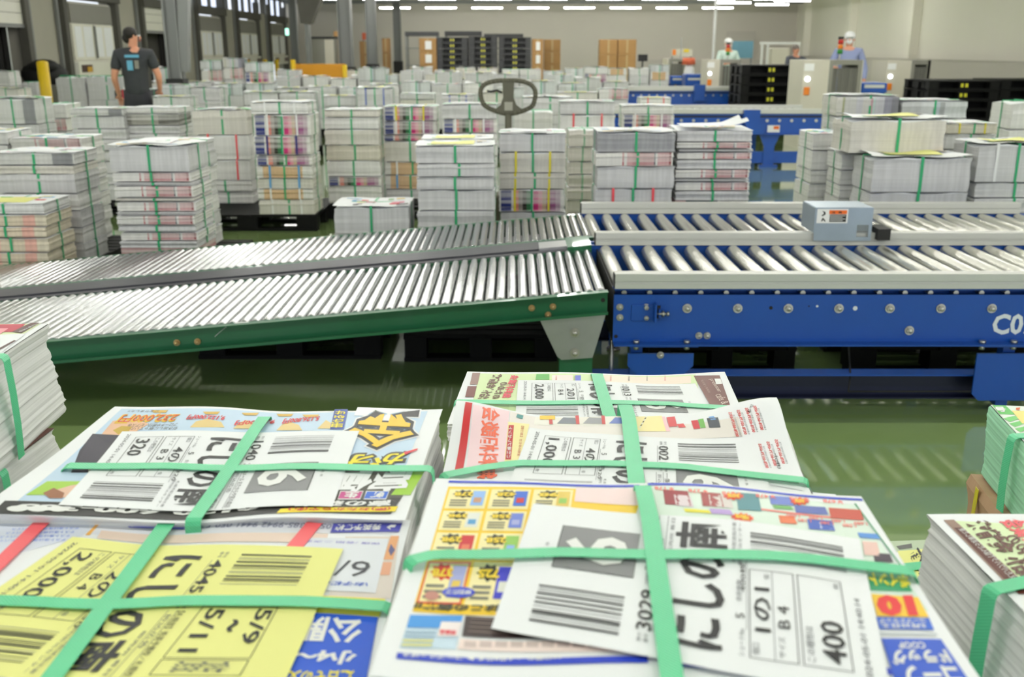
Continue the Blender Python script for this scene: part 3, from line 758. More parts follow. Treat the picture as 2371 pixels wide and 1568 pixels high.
# second row
stack(443, 573, 255, 'the stack behind the pink-banded pile', [(58, 'warm'), (60, 'white', 'r'), (50, 'white', 'r')], fill='white', cover=7, pal='g')
stack(580, 716, 236, 'the stack with blue straps and kraft wraps', [(28, 'white', 'gw'), (52, 'multi', 'gw'), (46, 'multi', 'gn'), (26, 'multi'), (30, 'kraft', 'gc'), (26, 'warm', 'gc'), (28, 'kraft', 'gw'), (24, 'warm', 'gw')], s=280, fill='warm', cover=4, pal='g')
stack(748, 878, 253, 'the white stack behind the lone short one', [(18, 'warm'), (28, 'white'), (38, 'warm'), (38, 'cream'), (38, 'white'), (24, 'multi')], fill='white', cover=1, pal='h')
stack(884, 1010, 246, 'the banded stack behind the yellow-labelled one', [(34, 'multi', 'gy'), (32, 'multi', 'gw'), (16, 'multi'), (50, 'warm'), (32, 'kraft', 'gw'), (34, 'kraft', 'gc')], fill='white', cover=2, pal='h')
stack(1022, 1152, 241, 'the banded stack beneath the handle frame', [(34, 'grey'), (34, 'multi', 'gw')], fill='white', cover=7, pal='i')
stack(1188, 1280, 258, 'the plain stack right of the handle shaft', [(60, 'white')], s=225, fill='white', pal='j')
stack(1210, 1330, 226, 'the grey stack right of the handle frame', [(40, 'grey')], s=205, fill='grey', cover=4, pal='k')
stack(1297, 1427, 235, 'the red-strapped stack right of the handle', [(30, 'grey'), (54, 'white', 'gr'), (40, 'cream')], fill='white', cover=1, pal='l')
stack(1316, 1384, 300, 'the narrow gap between two front stacks', [(40, 'warm')], s=300, fill='warm', pal='l', ss=True)
stack(1440, 1562, 244, 'the banded stack before the rear conveyor', [(20, 'white'), (36, 'multi', 'gw')], fill='white', cover=4, pal='m')
stack(1484, 1556, 226, 'the small red-strapped stack before the rear conveyor', [(16, 'white', 'r')], s=200, fill='white', cover=0, pal='m2')
stack(160, 287, 250, 'the second row stack with grey corner at left', [(18, 'patch'), (30, 'grey')], fill='grey', cover=7, pal='n')
stack(288, 414, 248, 'the second row stack with dark stripes', [(14, 'white'), (28, 'rowed'), (20, 'grey')], fill='grey', cover=1, pal='n')
stack(88, 150, 240, 'the narrow second row stack at left', [(34, 'white'), (30, 'pink')], s=230, fill='grey', pal='o')
stack(-30, 82, 228, 'the tall second row stack at the left edge', [(60, 'patch'), (24, 'grey')], s=250, fill='white', cover=7, pal='o')
# third row
for xl, xr, yt, nm, ly, s_, cv in (
    (562, 643, 214, 'left twin of the yellow-topped pair', [(30, 'grey')], 164, 3), (646, 728, 214, 'right twin of the yellow-topped pair', [(30, 'grey')], 164, 6),
    (748, 822, 222, 'the yellow-topped third row stack', [(24, 'grey')], 160, 0), (826, 908, 205, 'the tall blue-strapped third row stack', [(40, 'grey', 'gb')], 164, 3),
    (924, 1006, 216, 'the untidy third row stack', [(14, 'grey'), (20, 'warm')], 170, 2), (1022, 1098, 220, 'the short blue-strapped third row stack', [(26, 'grey', 'gb')], 158, 3),
    (1108, 1190, 214, 'the third row stack seen through the handle', [(26, 'warm')], 164, 0), (352, 430, 196, 'the blue-grey third row stack', [(26, 'teal')], 158, 7),
    (432, 510, 203, 'the white third row stack', [(30, 'grey')], 156, 4), (262, 345, 207, 'the dark red-strapped third row stack', [(22, 'dark', 'r')], 166, 1),
    (352, 440, 224, 'the yellow-topped stack behind the striped one', [(24, 'grey')], 180, 3), (128, 196, 178, 'left half of the block beside the bollard', [(54, 'grey')], 140, None),
    (198, 284, 178, 'right half of the block beside the bollard', [(54, 'grey')], 140, None), (1290, 1384, 214, 'the third row stack before the rear blue conveyor', [(20, 'warm')], 150, 0),
    (1386, 1456, 206, 'the third row stack left of the rear blue conveyor', [(24, 'pink')], 150, 1), (1238, 1286, 222, 'the little third row stack right of the handle', [(24, 'white')], 150, 7),
    (-20, 42, 205, 'the third row stack cut by the left edge', [(26, 'warm')], 165, 3), (44, 82, 190, 'the small stack left of the yellow bollard', [(26, 'grey')], 138, None),
    (-40, 22, 165, 'the farthest stack at the left edge', [(34, 'white')], 142, 2)):
    stack(xl, xr, yt, nm, ly, s=s_, fill='grey', fillh=.15, cover=cv, pal='t' + nm, ss=True)
# fourth row, left: tall piles beside the columns; right: piles in front of the machines
for xl, xr, yt, nm, ly, s_, cv in (
    (352, 414, 158, 'the colourful pile left of the double column', [(34, 'teal')], 126, 5), (462, 512, 140, 'left pile of the three tall ones', [(22, 'teal'), (26, 'pink')], 112, None),
    (514, 562, 135, 'middle pile of the three tall ones', [(22, 'bluish'), (26, 'pink')], 112, 8), (564, 624, 144, 'right pile of the three tall ones', [(22, 'teal'), (26, 'multi')], 112, 2),
    (828, 890, 157, 'the all-white pile by the grey columns', [(30, 'teal')], 118, 1), (1352, 1408, 155, 'left pile before the right cardboard stack', [(16, 'white'), (20, 'multi')], 104, 4),
    (1408, 1452, 158, 'right pile before the right cardboard stack', [(16, 'kraft'), (20, 'white')], 104, 2), (1458, 1504, 158, 'left pile beside the black monitor', [(16, 'white'), (20, 'grey')], 104, 5),
    (1505, 1550, 150, 'right pile beside the black monitor', [(16, 'teal'), (20, 'kraft')], 104, 7), (1162, 1202, 160, 'left of the two white far piles', [(14, 'white')], 98, None), (1203, 1242, 160, 'right of the two white far piles', [(14, 'white')], 98, None)):
    stack(xl, xr, yt, nm, ly, s=s_, fill='grey', fillh=.17, cover=cv, pal='t' + nm)
# far rows: one look, one group
q = random.Random(77)
FAR = 'the far rows of stacks'
for s_, x0, x1 in ((133, 350, 1350), (118, 636, 1440), (105, 640, 1350), (93, 700, 1340)):
    px = x0
    while px < x1:
        wd = BW * s_
        zt = q.uniform(.86, 1.06) if s_ != 133 else q.uniform(.84, .97)
        yt = YH + (EYE - zt) * s_ / CP
        if s_ == 118 and 790 < px < 900: px += wd; continue
        if s_ == 105 and px > 1140: px += wd; continue
        yf = yat(s_, zt); xc = (px + wd / 2 - CX) / s_
        n = 4; z = .145; h = (zt - z) / n
        for k in range(n):
            if k < n - 1: hide(xc, yf + BD / 2, z, BW * .97, BD, h - .002); z += h; continue
            bundle(xc, yf + BD / 2, z, BW * .97, BD, h - .009, q.choice(['grey', 'white', 'warm', 'grey', 'teal']) if k == n - 1 else 'grey', 'pale strapped paper bundle in the far rows of stacks before the cardboard and pallet towers', FAR, 'g',
                   q.choice([0, 3, 6, 1, 2, 5, 8]) if k == n - 1 else None, q.uniform(-.02, .02), side_strap=False)
            z += h
        g = PALG.setdefault('far%d_%d' % (s_, int((px - x0) // (wd * 4.4))), [xc - .25, xc + .25, yf, yf + BD]); g[0] = min(g[0], xc - .25); g[1] = max(g[1], xc + .25); g[2] = min(g[2], yf); g[3] = max(g[3], yf + BD)
        px += wd * 1.09
# right hand group behind the blue conveyor
RG = 'bundles in the tall pile behind the sensor cover'
stack(2022, 2256, 366, 'the wide front pile behind the sensor cover', [(82, 'grey')], s=371, fill='grey', fillh=.2, cover=3, pal='r', D=.36)
zt_ba = EYE - (366 - YH) * CP / 371
def lone(xl, xr, s, z0, h, st, label, cs='g', cv=None, D=BD, rz_=0.0, strap=True):
    zt = z0 + h; return bundle(((xl + xr) / 2 - CX) / s, yat(s, zt) + D / 2, z0, (xr - xl) / s, D, h, st, label, RG, cs, cv, rz_, strap)
lone(1974, 2193, 360, zt_ba + .006, .205, 'warm', 'thick cream bundle with yellow top sheet on the wide front pile', 'g', 3)
stack(1938, 2086, 221, 'the rear pile with violet side, behind the cream bundle', [(48, 'bluish')], s=300, fill='grey', cover=1, pal='r2')
stack(2090, 2245, 232, 'the rear pile left of the black pallet wall', [(42, 'teal')], s=300, fill='white', cover=7, pal='r2')
stack(2268, 2460, 335, 'the yellow-topped pile at the right edge', [(90, 'grey', 'gw')], s=368, fill='grey', cover=6, pal='r')
stack(2196, 2312, 284, 'the small pile right of the thick cream bundle', [(26, 'cream', 'gy')], s=322, fill='grey', cover=1, pal='r3')
stack(1882, 1992, 308, 'the narrow leftmost pile behind the sensor cover', [(40, 'white'), (48, 'white')], s=330, fill='white', cover=2, pal='r4')
stack(1948, 2110, 354, 'the pile wedged left of the wide front one', [(40, 'white')], s=345, fill='white', cover=5, pal='r4', D=.3)
stack(2345, 2450, 236, 'the white pile at the right edge before black pallets', [(64, 'white')], s=290, fill='white', pal='r5')
tag(HIDDEN.build('stacked_paper_bundles'), 'lower paper bundles mostly hidden behind the conveyors and front stacks', 'paper bundles', 'strapped paper bundles in stacks', 'stuff')
# pallets under the stacks
k = 0
for nm, (x0, x1, y0, y1) in PALG.items():
    k += 1
    far = y0 > 9
    o = pallet((x0 + x1) / 2, (y0 + y1) / 2, 0, 'black plastic pallet under the far stacks of bundles' if far else 'black plastic pallet on the floor under ' + {'a': 'the short yellow-topped stack at far left', 'b': 'the wide stack at far left', 'c': 'the pink-banded stacks', 'd': 'the lone short stack', 'e': 'the stacks left of and below the handle', 'f': 'the crumpled-top stack and its neighbour', 'g': 'the stack with kraft wraps, clearly visible',
        'h': 'the two banded stacks left of centre', 'i': 'the banded stack beneath the handle frame', 'j': 'the plain stack beside the handle shaft', 'k': 'the grey stack right of the handle frame', 'l': 'the red-strapped stack', 'm': 'the banded stack before the rear conveyor', 'm2': 'the small red-strapped stack', 'n': 'the second row stacks at left', 'o': 'the stacks at the left edge',
        'r': 'the wide front pile at right', 'r2': 'the rear piles at right', 'r3': 'the small pile at right', 'r4': 'the narrow piles at right', 'r5': 'the white pile at the right edge'}.get(nm, nm), 'pallets under the far stacks' if far else None)
    o.scale = ((x1 - x0 + .02) / 1.06, (y1 - y0 + .02) / 1.0, 1)
# ------------------------------------------------------------------ pallet truck handle
def zsh(px, py, s): return EYE - (py - YH) * CP / s
s_h = 318.0
m_hdl = mat('olive_grey_handle', rgb(92, 90, 76), 0.6, vary=0.12, scale=20)
hz = zsh(1177, 232, s_h); hy = yat(s_h, hz); hx = (1177 - CX) / s_h
jack = thing('pallet_truck', 'pallet truck whose olive grey loop handle rises between the stacks', 'pallet truck', (hx, hy, 0))
mb = MB()
def Hp(px, py): return Vector((hx + (px - 1177) / s_h, hy, hz - (py - 232) / s_h * CP))
ring = [(1177, 186), (1205, 187), (1228, 195), (1239, 210), (1238, 232), (1230, 248), (1205, 259), (1177, 264), (1149, 258), (1124, 246), (1115, 230), (1113, 209), (1124, 194), (1149, 187)]
n = 42; pts = []
for k in range(n):
    t = k / n * len(ring); i = int(t); f = t - i
    p0, p1, p2, p3 = [Vector(ring[(i + d) % len(ring)]) for d in (-1, 0, 1, 2)]
    pts.append(.5 * ((2 * p1) + (-p0 + p2) * f + (2 * p0 - 5 * p1 + 4 * p2 - p3) * f * f + (-p0 + 3 * p1 - 3 * p2 + p3) * f ** 3))
for a, b in zip(pts, pts[1:] + pts[:1]):
    A_, B_ = Hp(*a), Hp(*b); mb.cyl(A_, B_, .0175, m_hdl, 10); mb.ball(A_, .0175, m_hdl, 10, 6)
mb.build('loop_handle', jack)
mb = MB()
pl = [(1163, 188), (1191, 188), (1189, 225), (1196, 243), (1212, 256), (1177, 266), (1143, 256), (1159, 243), (1165, 225)]
mb.prism([(Hp(*p).x, Hp(*p).z) for p in pl[::-1]], hy - .014, hy + .014, m_hdl)
a, b = Hp(1168, 256), Hp(1187, 236); mb.box2((a.x, hy - .018, a.z), (b.x, hy - .014, b.z), mat('handle_label', rgb(165, 163, 150), .6))
mb.build('control_head', jack)
mb = MB(); mb.tube([Hp(1163, 214), Hp(1150, 209), Hp(1136, 212), Hp(1128, 210)], .007, m_dark, 8); mb.build('release_lever', jack)
mb = MB(); mb.cyl(Hp(1177, 264), (hx, hy + .25, .2), .026, m_hdl, 14); mb.build('drawbar', jack)
mb = MB(); mb.box2((hx - .12, hy + .18, .05), (hx + .12, hy + .42, .42), m_hdl, bev=.02)
for x in (-.06, .06): mb.cyl((hx + x - .02, hy + .24, .09), (hx + x + .02, hy + .24, .09), .09, m_dark, 20)
mb.build('pump_and_wheels', jack)
# ------------------------------------------------------------------ rear blue conveyors
def rear_conveyor(label, xl, xr, s, ytop, depth, gussets, parts=1):
    z = zsh(0, ytop, s); y0 = yat(s, z); x0, x1 = (xl - CX) / s, (xr - CX) / s
    t = thing('roller_conveyor', label, 'conveyor', ((x0 + x1) / 2, y0, 0))
    zt = z - .06
    for y, f in ((y0, 1), (y0 + depth, 1)):
        mb = MB(); mb.box2((x0, y, zt - .26), (x1, y + .01, zt), m_blue); mb.box2((x0, y - .05, zt - .27), (x1, y + .01, zt - .26), m_blue); mb.box2((x0, y - .004, zt - .05), (x1, y, zt - .03), m_dark); mb.build('side_frame', t)
        mb = MB(); mb.box2((x0, y - .03, zt), (x1, y + .03, z), m_rail); mb.build('guide_rail', t)
    me = roller_mesh('roller', y0 + .04, y0 + depth - .04, .03, m_roll, m_zinc)
    n = min(90, int((x1 - x0) / .11))
    for k in range(n):
        o = bpy.data.objects.new('roller', me); COL.objects.link(o); o.parent = t; o.location = Vector((x0 + .07 + k * (x1 - x0 - .1) / n, 0, zt - .01)) - wloc(t)
    for k in range(int((x1 - x0) / .16)):
        mb = MB(); mb.cyl((x0 + .1 + k * .16, y0 + .001, zt - .09), (x0 + .1 + k * .16, y0 - .012, zt - .09), .02, m_zinc, 10); mb.build('bolt', t)
    for gx_ in gussets:
        xx = (gx_ - CX) / s
        mb = MB(); mb.prism([(xx - .14, zt - .26), (xx + .14, zt - .26), (xx + .07, zt - .42), (xx + .07, .03), (xx - .07, .03), (xx - .07, zt - .42)], y0, y0 + .01, m_blue)
        mb.box2((xx - .05, y0 + depth - .02, .03), (xx + .05, y0 + depth, zt - .2), m_blue); mb.box2((xx - .12, y0 - .03, 0), (xx + .12, y0 + .05, .03), m_blue); mb.box2((xx - .12, y0 + depth - .05, 0), (xx + .12, y0 + depth + .02, .03), m_blue)
        mb.build('leg', t)
    mb = MB(); mb.box2((x0 + .05, y0 + .02, .05), (x1 - .05, y0 + .07, .2), m_blue); mb.build('floor_beam', t)
    return t, x0, x1, y0, z, zt
t, x0, x1, y0, z, zt = rear_conveyor('long blue roller conveyor in the middle background with a blue motor housing', 1276, 1905, 178, 252, .95, (1390, 1600, 1787), 2)
mb = MB(); a = (1720 - CX) / 178; mb.prism([(a, zt + .05), (a + .21, zt + .05), (a + .21, zt - .1), (a + .27, zt - .16), (a + .27, zt - .26), (a + .1, zt - .26), (a, zt - .1)], y0 - .1, y0 - .01, m_blue); mb.build('motor_housing', t)
mb = MB(); a = (1780 - CX) / 178; mb.box2((a, y0 - .008, zt - .24), (a + .16, y0 - .001, zt - .15), m_lab); mb.box2((a + .08, y0 - .01, zt - .2), (a + .15, y0 - .008, zt - .16), m_org); mb.build('warning_label', t)
t, x0, x1, y0, z, zt = rear_conveyor('farther blue roller conveyor in front of the grey inspection machines', 1455, 1715, 116, 203, .9, (1500, 1680), 1)
mb = MB(); a = (1606 - CX) / 116; mb.box2((a, y0 - .1, zt - .2), (a + .22, y0 - .012, zt + .12), m_blue); mb.build('motor_housing', t)
def blue_box(label, xl, xr, yt, yb, s, dp=.5):
    z1, z0 = zsh(0, yt, s), zsh(0, yb, s); y0 = yat(s, z1); xa, xb = (xl - CX) / s, (xr - CX) / s
    t = thing('conveyor_drive_unit', label, 'machine', ((xa + xb) / 2, y0, 0))
    mb = MB(); mb.box2((xa, y0, z0), (xb, y0 + dp, z1), m_blue, bev=.02); mb.build('cabinet', t)
    mb = MB()
    for x in (xa + .06, xb - .06):
        for y in (y0 + .06, y0 + dp - .06): mb.box2((x - .03, y - .03, 0), (x + .03, y + .03, z0 + .01), m_blue)
    mb.build('legs', t)
    mb = MB(); mb.box2((xa + .05, y0 - .01, (z0 + z1) / 2), (xb - .05, y0 - .001, (z0 + z1) / 2 + .05), m_rail); mb.build('rail_strip', t)
    return t
blue_box('bright blue drive unit between the farther conveyor and a grey machine', 1588, 1638, 172, 200, 104)
blue_box('low blue drive unit left of the bright blue one', 1553, 1584, 176, 196, 98)
blue_box('blue conveyor end behind the right white machine', 1995, 2056, 192, 216, 150, .6)
# ------------------------------------------------------------------ inspection machines with slatted curtains
m_mach = mat('cream_machine_panel', rgb(206, 200, 184), 0.5, vary=0.03, scale=3)
m_machd = mat('grey_machine_panel', rgb(136, 134, 124), 0.55, vary=0.05, scale=3)
m_curt = mat('grey_curtain', rgb(105, 104, 96), 0.7, vary=0.3, scale=14, stretch=(3, 3, .1))
def emis(nm, c, st): return mat(nm, c, .4, emit=c, estr=st)
m_lampw = emis('indicator_white', (0.85, 0.92, 1, 1), 3.0)
m_lampo = mat('orange_button', rgb(235, 130, 30), .4)
m_lr, m_ly, m_lg = mat('signal_red', rgb(190, 35, 25), .4), mat('signal_amber', rgb(235, 130, 30), .4), mat('signal_green', rgb(40, 130, 45), .4)
def machine(label, x0, x1, xo0, xo1, yt, s, dp, tower=None, lamp=None):
    z1 = zsh(0, yt, s); y0 = yat(s, z1); X = lambda p: (p - CX) / s
    t = thing('inspection_machine', label, 'machine', ((X(x0) + X(x1)) / 2, y0, 0))
    mb = MB(); mb.box2((X(x0), y0, 0), (X(xo0), y0 + dp, z1), m_mach); mb.box2((X(xo1), y0, 0), (X(x1), y0 + dp, z1), m_mach)
    mb.box2((X(xo0), y0, z1 - .07), (X(xo1), y0 + dp, z1), m_machd); mb.box2((X(xo0), y0 + .05, 0), (X(xo1), y0 + dp, z1 - .9), m_machd)
    mb.box2((X(xo0), y0, z1 - .9), (X(xo0) + .06, y0 + dp, z1 - .07), m_machd); mb.box2((X(xo1) - .06, y0, z1 - .9), (X(xo1), y0 + dp, z1 - .07), m_machd)
    mb.build('housing', t)
    mb = MB(); n = 9; a, b = X(xo0) + .06, X(xo1) - .06
    for k in range(n): mb.box2((a + (b - a) * k / n + .004, y0 + .03 + .01 * (k % 2), z1 - .86), (a + (b - a) * (k + 1) / n, y0 + .04 + .01 * (k % 2), z1 - .12), m_curt)
    mb.build('slatted_curtain', t)
    if lamp:
        mb = MB(); p = X(lamp); mb.cyl((p, y0, z1 - .28), (p, y0 - .02, z1 - .28), .038, m_lampw, 14); mb.build('indicator_lamp', t)
        mb = MB(); mb.box2((p - .045, y0 - .02, z1 - .52), (p + .045, y0, z1 - .4), m_lampo, bev=.01); mb.build('stop_button', t)
        mb = MB(); mb.box2((p - .06, y0 - .004, z1 - .16), (p + .09, y0, z1 - .05), m_lab); mb.build('notice', t)
    if tower:
        xt = X(tower); st = thing('signal_tower', 'red, amber and green signal tower on the %s' % ('right cream machine' if tower > 1900 else 'cream machine before the worker in green'), 'signal light', (xt, y0 + .1, z1))
        mb = MB(); mb.cyl((xt, y0 + .1, z1), (xt, y0 + .1, z1 + .09), .012, m_rail, 8); mb.build('stem', st)
        for k, m in enumerate((m_lg, m_ly, m_lr)):
            mb = MB(); mb.cyl((xt, y0 + .1, z1 + .09 + k * .07), (xt, y0 + .1, z1 + .155 + k * .07), .04, m, 14); mb.build('lens', st)
        mb = MB(); mb.cyl((xt, y0 + .1, z1 + .3), (xt, y0 + .1, z1 + .34), .042, m_dark, 14); mb.build('cap', st)
    return t
machine('large cream inspection machine with dark slatted opening before the worker in lilac', 1862, 2000, 1922, 1998, 139, 152, .8, 1948, 1873)
machine('cream inspection machine with slatted opening before the worker in pale green', 1641, 1716, 1668, 1716, 138, 112, .8, 1687, 1645)
machine('grey slatted inspection machine behind the farther blue conveyor', 1545, 1592, 1549, 1588, 136, 92, .8)
machine('grey and cream machine at the right wall with lit white lamp', 2056, 2150, 2112, 2156, 140, 128, .8, None, 2065)
# small things on and behind the machines
mb = MB(); s_ = 96; xa, xb = (1478 - CX) / s_, (1500 - CX) / s_; z0, z1 = zsh(0, 142, s_), zsh(0, 126, s_); y0 = yat(s_, z1)
t = thing('monitor', 'small black monitor beside the right cardboard stack', 'monitor', ((xa + xb) / 2, y0, 0))
mb.box2((xa, y0, z0), (xb, y0 + .06, z1), m_dark, bev=.01); mb.build('screen', t)
mb = MB(); mb.cyl(((xa + xb) / 2, y0 + .05, .0), ((xa + xb) / 2, y0 + .05, z0 + .05), .02, m_dark, 10); mb.cyl(((xa + xb) / 2, y0 + .05, 0), ((xa + xb) / 2, y0 + .05, .02), .16, m_dark, 16); mb.build('stand', t)
def panel(name, label, cat, xl, xr, yt, yb, s, m, dp=.03, legs=True):
    xa, xb = (xl - CX) / s, (xr - CX) / s; z1, z0 = zsh(0, yt, s), zsh(0, yb, s); y0 = yat(s, z1)
    t = thing(name, label, cat, ((xa + xb) / 2, y0, 0))
    mb = MB(); mb.box2((xa, y0, z0), (xb, y0 + dp, z1), m); mb.build('panel', t)
    mb = MB()
    for x in (xa + .03, xb - .03):
        mb.box2((x - .02, y0 + dp, 0), (x + .02, y0 + dp + .04, z1), m_steel); mb.box2((x - .03, y0 - .2, 0), (x + .03, y0 + dp + .25, .03), m_steel)
    mb.build('stand', t)
    return t, xa, xb, y0, z0, z1
panel('notice_board', 'blue-grey board standing right of the worker in pale green', 'board', 1697, 1745, 95, 135, 88, mat('blue_grey_board', rgb(96, 142, 162), .6))
t, xa, xb, y0, z0, z1 = panel('safety_sign_board', 'cream sign board with orange and yellow marks left of the thin post', 'sign', 1555, 1604, 113, 131, 86, m_mach)
mb = MB(); mb.box2((xa + .03, y0 - .01, z0 + .04), (xa + .12, y0, z1 - .02), m_lampo); mb.box2((xa + .33, y0 - .01, z1 - .09), (xa + .47, y0, z1 - .01), mat('sign_yellow', rgb(235, 205, 60), .6)); mb.build('printed_marks', t)
t = thing('service_post', 'thin white vertical post rising to the ceiling at right of centre', 'post', (( 1652 - CX) / 103, yat(103, 1.5), 0))
mb = MB(); mb.cyl(wloc(t), wloc(t) + Vector((0, 0, ZC)), .032, m_hous, 12); mb.build('tube', t)
mb = MB(); mb.box(wloc(t) + Vector((0, 0, .02)), (.2, .2, .04), m_hous); mb.build('base_plate', t)
t = thing('thin_rod_stand', 'thin dark antenna rod above the cream sign board', 'rod', ((1577 - CX) / 88, yat(88, 1.5), 0))
mb = MB(); mb.cyl(wloc(t), wloc(t) + Vector((0, 0, 1.78)), .014, m_steel, 8); mb.cyl(wloc(t), wloc(t) + Vector((0, 0, .03)), .15, m_steel, 14); mb.build('rod', t)
# white gantry frame with a beige box beside the right wall
s_ = 90; X = lambda p: (p - CX) / s_
y0 = yat(s_, 1.6); t = thing('aluminium_frame', 'white frame rack with a top bar beside the worker in the dark jacket', 'frame', (X(1800), y0, 0))
mb = MB()
for p in (1765, 1778, 1850): mb.box2((X(p) - .025, y0 - .025, 0), (X(p) + .025, y0 + .025, zsh(0, 98, s_)), m_hous)
mb.box2((X(1760), y0 - .03, zsh(0, 103, s_)), (X(1853), y0 + .03, zsh(0, 97, s_)), m_hous); mb.build('frame', t)
mb = MB(); mb.box2((X(1787), y0 - .1, .0), (X(1828), y0 + .3, zsh(0, 111, s_)), m_mach, bev=.02)
tag(mb.build('beige_cabinet'), 'beige cabinet standing inside the white frame rack', 'cabinet')
# ------------------------------------------------------------------ pallets in towers
def tower(xl, xr, yt, s, n, wd_h, label, grp, m, base=0, dp=1.0):
    W_ = (xr - xl) / s; z1 = zsh(0, yt, s); y0 = yat(s, z1); h = (z1 - base) / n
    me = pallet_mesh(W_, dp, h * .97, m, True, True)
    for k in range(n):
        pallet(((xl + xr) / 2 - CX) / s, y0 + dp / 2, base + k * h, label % ORD[min(11, n - 1 - k)], grp, me)
tower(1718, 1858, 150, 127, 7, .18, 'black pallet, %s from the top in the tower with yellow print', 'tower of black pallets between the machines', m_pal)
tower(1011, 1082, 86, 84, 12, .15, 'dark pallet, %s from the top in the left tower before the back wall', 'left pallet tower', m_pal2)
tower(1085, 1151, 84, 84, 12, .15, 'dark pallet, %s from the top in the middle tower before the back wall', 'middle pallet tower', m_pal2)
tower(1154, 1230, 86, 84, 12, .15, 'dark pallet, %s from the top in the right tower before the back wall', 'right pallet tower', m_pal2)
tower(2152, 2318, 186, 150, 7, .15, 'black pallet, %s from the top in the left column at the right edge', 'left column of black pallets', m_pal)
tower(2320, 2480, 184, 150, 7, .15, 'black pallet, %s from the top in the right column at the right edge', 'right column of black pallets', m_pal)
def cover_slab(xl, xr, yt, yb, s, label):
    xa, xb = (xl - CX) / s, (xr - CX) / s; z1, z0 = zsh(0, yt, s), zsh(0, yb, s); y0 = yat(s, z1) + .25
    t = thing('storage_rack', label, 'rack', ((xa + xb) / 2, y0, 0))
    mb = MB(); mb.box2((xa, y0, z0), (xb, y0 + .6, z1), m_pal2, bev=.01); mb.build('top_shelf', t)
    mb = MB()
    for x in (xa + .03, xb - .03):
        for y in (y0 + .03, y0 + .57): mb.box2((x - .02, y - .02, 0), (x + .02, y + .02, z0), m_steel)
    for z in (.4, 1.0, 1.5): mb.box2((xa, y0, z), (xb, y0 + .6, z + .03), m_steel)
    mb.build('frame', t)
    return t
cover_slab(935, 1012, 73, 83, 78, 'grey storage rack with dark top left of the pallet towers')
cover_slab(1028, 1114, 72, 83, 74, 'dark-topped rack rising behind the left pallet tower')
cover_slab(1120, 1212, 78, 86, 74, 'dark-topped rack rising behind the right pallet towers')
s_ = 80
for k, (px, py) in enumerate(((918, 92), (942, 92), (962, 91), (918, 110), (790, 120))):
    if k == 4: continue
m_card = mat('cardboard', rgb(172, 132, 84), .8, vary=0.12, scale=6)
def carton(xl, xr, yt, yb, s, label, grp, lab=False, dp=.45):
    xa, xb = (xl - CX) / s, (xr - CX) / s; z1, z0 = zsh(0, yt, s), max(0, zsh(0, yb, s)); y0 = yat(s, z1)
    y0 = cart_y.get(grp, y0); cart_y[grp] = y0
    t = thing('cardboard_box', label, 'box', ((xa + xb) / 2, y0 + dp / 2, z0), grp)
    mb = MB(); mb.box2((xa, y0, z0), (xb, y0 + dp, z1 - .004), m_card, bev=.008); mb.build('carton', t)
    mb = MB(); mb.box2((xa, y0 + dp / 2 - .025, z1 - .004), (xb, y0 + dp / 2 + .025, z1 - .002), mat('packing_tape', rgb(190, 165, 120), .4)); mb.box2(((xa + xb) / 2 - .025, y0 - .002, z0 + .05), ((xa + xb) / 2 + .025, y0, z1 - .01), mat('packing_tape', rgb(190, 165, 120), .4)); mb.build('tape', t)
    if lab:
        mb = MB(); mb.box2((xa + .35 * (xb - xa), y0 - .006, z1 - .3), (xa + .72 * (xb - xa), y0 - .001, z1 - .08), m_lab); mb.build('paper_label', t)
cart_y = {}
def carton_stack(xl, xr, yt, s, n, name, lab=False):
    zt = zsh(0, yt, s); h = zt / n
    for k in range(n):
        a = YH + (EYE - (zt - k * h)) * s / CP; b = YH + (EYE - (zt - (k + 1) * h)) * s / CP
        carton(xl, xr, a, b, s, 'brown cardboard box, %s in the %s' % (ORD[k] + (' from the top' if k else ''), name), name, lab)
carton_stack(970, 1010, 88, 84, 5, 'stack left of the pallet towers', True)
carton_stack(1232, 1258, 90, 84, 5, 'narrow stack right of the pallet towers', True)
carton_stack(1260, 1298, 91, 80, 5, 'stack before the bare back wall', False)
carton_stack(1389, 1430, 91, 78, 4, 'left half of the lone cardboard pile', False)
carton_stack(1432, 1474, 91, 78, 4, 'right half of the lone cardboard pile', False)
carton_stack(832, 858, 95, 74, 4, 'stack between the first two columns', False)
carton_stack(884, 900, 88, 74, 4, 'stack right of the second column', False)
carton_stack(772, 802, 72, 70, 4, 'stack left of the wide column', False)
t, *_ = panel('orange_board', 'small red-orange sign board between the grey columns', 'sign', 838, 858, 76, 92, 72, mat('orange_red_board', rgb(215, 105, 70), .6))
